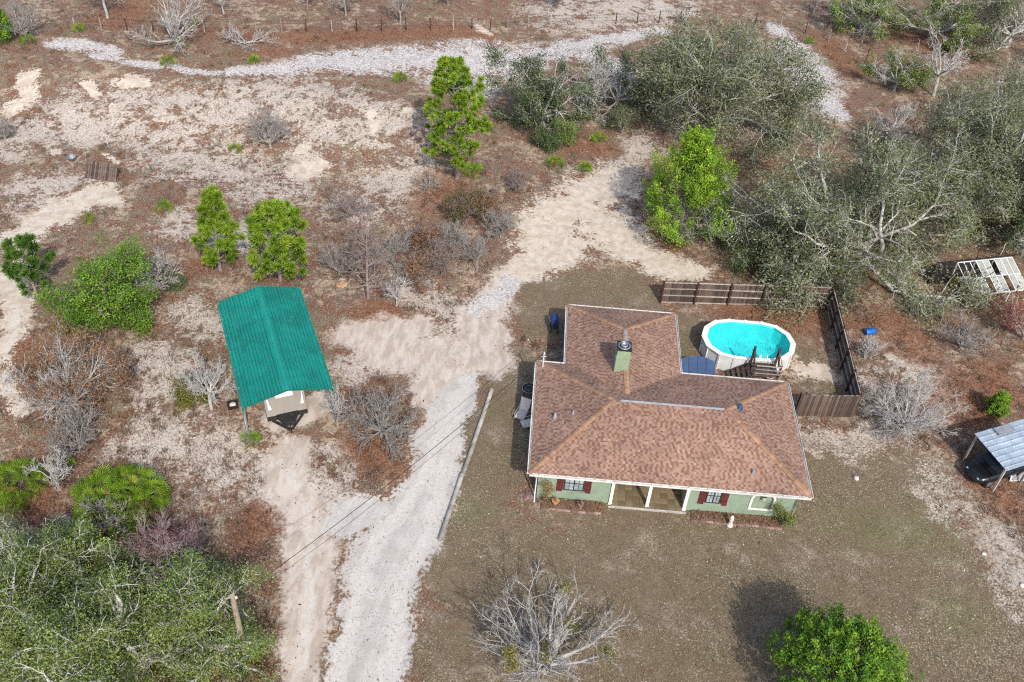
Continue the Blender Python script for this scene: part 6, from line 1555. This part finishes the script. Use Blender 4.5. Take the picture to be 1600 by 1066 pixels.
bare((745, 425), 1.9, 3.2, 70, 'thin white stemmed bare tree in the brush left of the clearing', 'bark_grey', stems=7, trunk=0.06, dens=(8, 6, 4), start=0.3, twr=0.011)
bare((690, 430), 2.1, 2.8, 71, 'brown leafless shrub in the brush right of the straight bare tree', 'bark_brown', stems=13, trunk=0.06, dens=(9, 7, 4), twr=0.011, cat='shrub', name='bare_shrub')
bare((725, 345), 2.1, 1.9, 72, 'olive brown shrub below the tall lone pine', 'bark_brown', stems=13, trunk=0.06, dens=(9, 7, 4), twr=0.012, leafpal=[(0.14, 0.13, 0.06), (0.2, 0.15, 0.08)], leaves=5, leaffrac=0.4, cat='shrub', name='bare_shrub')
bare((782, 372), 1.6, 2.3, 73, 'grey brown leafless shrub at the left edge of the sandy clearing', 'bark_grey', stems=12, trunk=0.05, dens=(8, 7, 4), twr=0.011, cat='shrub', name='bare_shrub')
bare((620, 478), 1.2, 2.5, 74, 'small whitish leafless sapling near the turnaround', 'bark_pale', stems=6, trunk=0.05, dens=(6, 5, 3), start=0.2, twr=0.011)
bare((545, 340), 2.0, 1.6, 75, 'low brown brush on the lichen patch right of the pines', 'bark_brown', stems=13, trunk=0.05, dens=(8, 6, 4), twr=0.011, el=(0.1, 1.1), cat='shrub', name='bare_shrub')
bare((805, 300), 1.5, 1.7, 76, 'low brown brush beside the tipped black bucket', 'bark_brown', stems=12, trunk=0.05, dens=(8, 6, 4), twr=0.011, cat='shrub', name='bare_shrub')
bare((176, 828), 1.7, 1.7, 77, 'grey leafless brush just below the large palmetto', 'bark_grey', stems=12, trunk=0.06, dens=(8, 7, 4), cat='shrub', name='bare_shrub')
bare((92, 760), 1.3, 2.2, 78, 'leafless sapling between the two large palmettos', 'bark_pale', stems=8, trunk=0.06, dens=(7, 6, 4))
for k, (q, R_, h_, lab) in enumerate((((540, 25), 1.6, 4.2, 'leafless tree at the top edge above the white sand'), ((480, 14), 1.8, 4.4, 'leafless tree at the top edge left of centre'), ((625, 38), 1.7, 4.2, 'grey leafless tree on the far fence line'), ((700, 8), 1.8, 4.0, 'leafless tree at the top edge above the far fence'), ((870, 14), 1.6, 2.6, 'brown brush beyond the far fence near the middle'), ((1270, 22), 1.8, 2.8, 'grey brush at the top beside the leafy oak'), ((350, 22), 1.7, 4.2, 'leafless tree right of the white limbed tree'))):
    bare(q, R_, h_, 80+k, lab, ('bark_grey', 'bark_brown', 'bark_grey', 'bark_brown', 'bark_brown', 'bark_grey', 'bark_pale')[k], stems=8, trunk=0.1, dens=(6, 5, 3), start=0.25, twr=0.016)
bare((1595, 335), 2.2, 4.4, 90, 'leafless pale tree at the right edge among the oaks', 'bark_pale', stems=9, trunk=0.12, dens=(7, 6, 4), start=0.2)
bare((668, 295), 1.4, 0.9, 91, 'flattened grey branch lying below the lone pine', 'bark_grey', stems=9, trunk=0.04, dens=(6, 5, 0), el=(0.05, 0.5), cat='shrub', name='bare_shrub')
bare((385, 70), 2.6, 1.0, 92, 'fallen white branch on the ground below the far fence', 'bark_pale', stems=7, trunk=0.1, dens=(7, 6, 3), el=(0.02, 0.4), name='fallen_branch', cat='branch', twr=0.018)
bare((8, 218), 1.5, 1.6, 93, 'grey brush cut by the left edge on the bank', 'bark_grey', stems=11, trunk=0.06, dens=(7, 6, 3), cat='shrub', name='bare_shrub')
bare((1350, 560), 1.4, 1.3, 94, 'low leafless shrub just outside the yard fence', 'bark_pale', stems=10, trunk=0.05, dens=(7, 6, 3), cat='shrub', name='bare_shrub')
bare((205, 455), 1.2, 2.2, 95, 'dead twigs showing through the bright evergreen at left', 'bark_pale', stems=8, trunk=0.06, dens=(7, 6, 3))
bush((275, 448), 0.9, 1.1, 96, 'small dull green shrub left of the pines', OAK_DARK, clumps=90, n=24)
bush((302, 628), 0.75, 2.4, 97, 'yellow-green leafy shrub hugging the bare trunk near the carport', [(0.16, 0.17, 0.02), (0.2, 0.2, 0.03), (0.11, 0.13, 0.02)], clumps=120, n=24, sp=0.13)
bush((92, 525), 0.6, 1.0, 98, 'yellow-green tuft in front of the rusty tree', [(0.19, 0.18, 0.02), (0.15, 0.15, 0.02)], clumps=60, n=22, sp=0.12)
bush((210, 505), 1.0, 1.5, 99, 'green shrub at the foot of the bright evergreen', CED2, clumps=110, n=26)
for k, (q, R_, h_, bk, lab) in enumerate((((650, 452), 1.9, 2.3, 'bark_brown', 'brown thicket shrub just above the turnaround, beside the whitish sapling'), ((612, 415), 2.0, 2.6, 'bark_grey', 'grey thicket shrub directly right of the straight bare trunk'), ((660, 392), 1.9, 2.2, 'bark_brown', 'brown thicket shrub in the middle of the brush left of the clearing'),
        ((705, 392), 1.7, 2.2, 'bark_grey', 'grey thicket shrub between the brown and white-stemmed brush'), ((530, 430), 1.7, 2.4, 'bark_grey', 'grey thicket shrub left of the straight bare trunk'), ((760, 335), 1.8, 1.9, 'bark_brown', 'brown thicket shrub right of the olive brown shrub below the pine'))):
    bare(q, R_, h_, 140+k, lab, bk, 'brush thicket shrubs', stems=11, trunk=0.06, dens=(8, 6, 3), twr=0.012, el=(0.3, 1.35), cat='shrub', name='bare_shrub', leafpal=RUST, leaves=3 if bk == 'bark_brown' else 0, leaffrac=0.3)
# palmettos
palmetto((186, 796), 2.55, 1.25, 101, 'largest bright palmetto thicket left of the sand in front of the carport', fans=520, fan=0.5, dead=0.04)
palmetto((22, 768), 1.75, 1.1, 102, 'palmetto thicket cut by the left edge', fans=300, fan=0.46, dead=0.08)
SM = [((265, 102), 0.65, 'small palmetto below the white sand at top left'), ((124, 50), 0.55, 'small palmetto above the white sand patch at top left'), ((44, 68), 0.6, 'small palmetto beside the grey corner tree'), ((738, 274), 0.95, 'palmetto at the foot of the lone pine'),
      ((625, 128), 0.6, 'small palmetto left of the lone pine top'), ((282, 73), 0.55, 'small palmetto under the white limbed tree'), ((366, 237), 0.4, 'small palmetto left of the round grey shrub'), ((259, 331), 0.6, 'yellowish palmetto above the slender pine'),
      ((936, 221), 0.6, 'bright small palmetto below the whitish shrub'), ((912, 268), 0.6, 'small palmetto at the top of the sandy clearing'), ((868, 262), 0.8, 'pale palmetto left of the sandy clearing top'), ((1265, 68), 0.5, 'small palmetto at the bend of the sandy path'),
      ((396, 100), 0.4, 'tiny palmetto on the rusty strip at top'), ((303, 42), 0.5, 'tiny palmetto among the white limbs'), ((140, 348), 0.35, 'tiny palmetto on the left sand track'), ((392, 695), 0.5, 'green tuft at the left front post of the carport'),
      ((1226, 205), 0.5, 'small palmetto right of the round oak'), ((100, 730), 0.45, 'green palmetto tuft behind the bare sapling')]
for k, (q, R_, lab) in enumerate(SM):
    palmetto(q, R_, 0.5+0.35*R_, 110+k, lab, fans=int(26*(R_/0.5)**1.3), fan=0.42, group='small palmettos', dead=0.12)

# ------------------------------------------------------------------ debris that has settled on roofs and water
def debris(name, pts, parent, size, pal, seed):
    r = np.random.default_rng(seed); pts = np.array(pts)
    V, C = foliage(pts, 1, 0.0, size, pal, r, up=3.5, cvar=0.3)
    tag(quad_obj(name, [V], [C], M['dry'], parent), kind='stuff')
def settle():
    r = np.random.default_rng(77); DRY = [(0.16, 0.09, 0.05), (0.24, 0.15, 0.09), (0.10, 0.07, 0.05), (0.30, 0.21, 0.13)]
    cp = bpy.data.objects['carport']; P = []
    for k in range(260):
        x = r.uniform(-2.2, 2.2); y = 4.5-9.0*r.random()**1.7; P.append((x, y, 3.46-0.58*abs(x)/2.29+0.055))
    debris('needle_litter', P, cp, 0.035, DRY, 1)
    P = []
    for k in range(230):                        # in the two valleys and behind the chimney
        q = r.random(); w = r.normal(0, 0.10)
        if k % 3 == 0: u, v = 1.65+3.2*q+w, 8.4-3.2*q+abs(w)*0.2
        elif k % 3 == 1: u, v = 8.3-3.2*q+w, 8.4-3.2*q+abs(w)*0.2
        else: u, v = r.uniform(0.4, 14.0), r.uniform(0.3, 8.0)
        zm = EAVE+KR*min(v, 8.4-v, u, 14.45-u); zw = EAVE+KR*min(u-1.65, 8.3-u, 13.75-v) if 1.65 < u < 8.3 and v > 5.0 else 0
        P.append((u, v, max(zm, zw)+0.03))
    debris('leaf_litter', P, HOUSE, 0.032, DRY, 2)
    P = [(r.uniform(-2.2, 2.2), r.uniform(-1.2, 1.2)*0.9, 1.088) for k in range(46)]
    P = [p for p in P if (max(0, abs(p[0])-1.0))**2+p[1]**2 < 1.4**2]
    debris('floating_leaves', P, POOL, 0.03, [(0.12, 0.09, 0.04), (0.2, 0.15, 0.07)], 3)
settle()
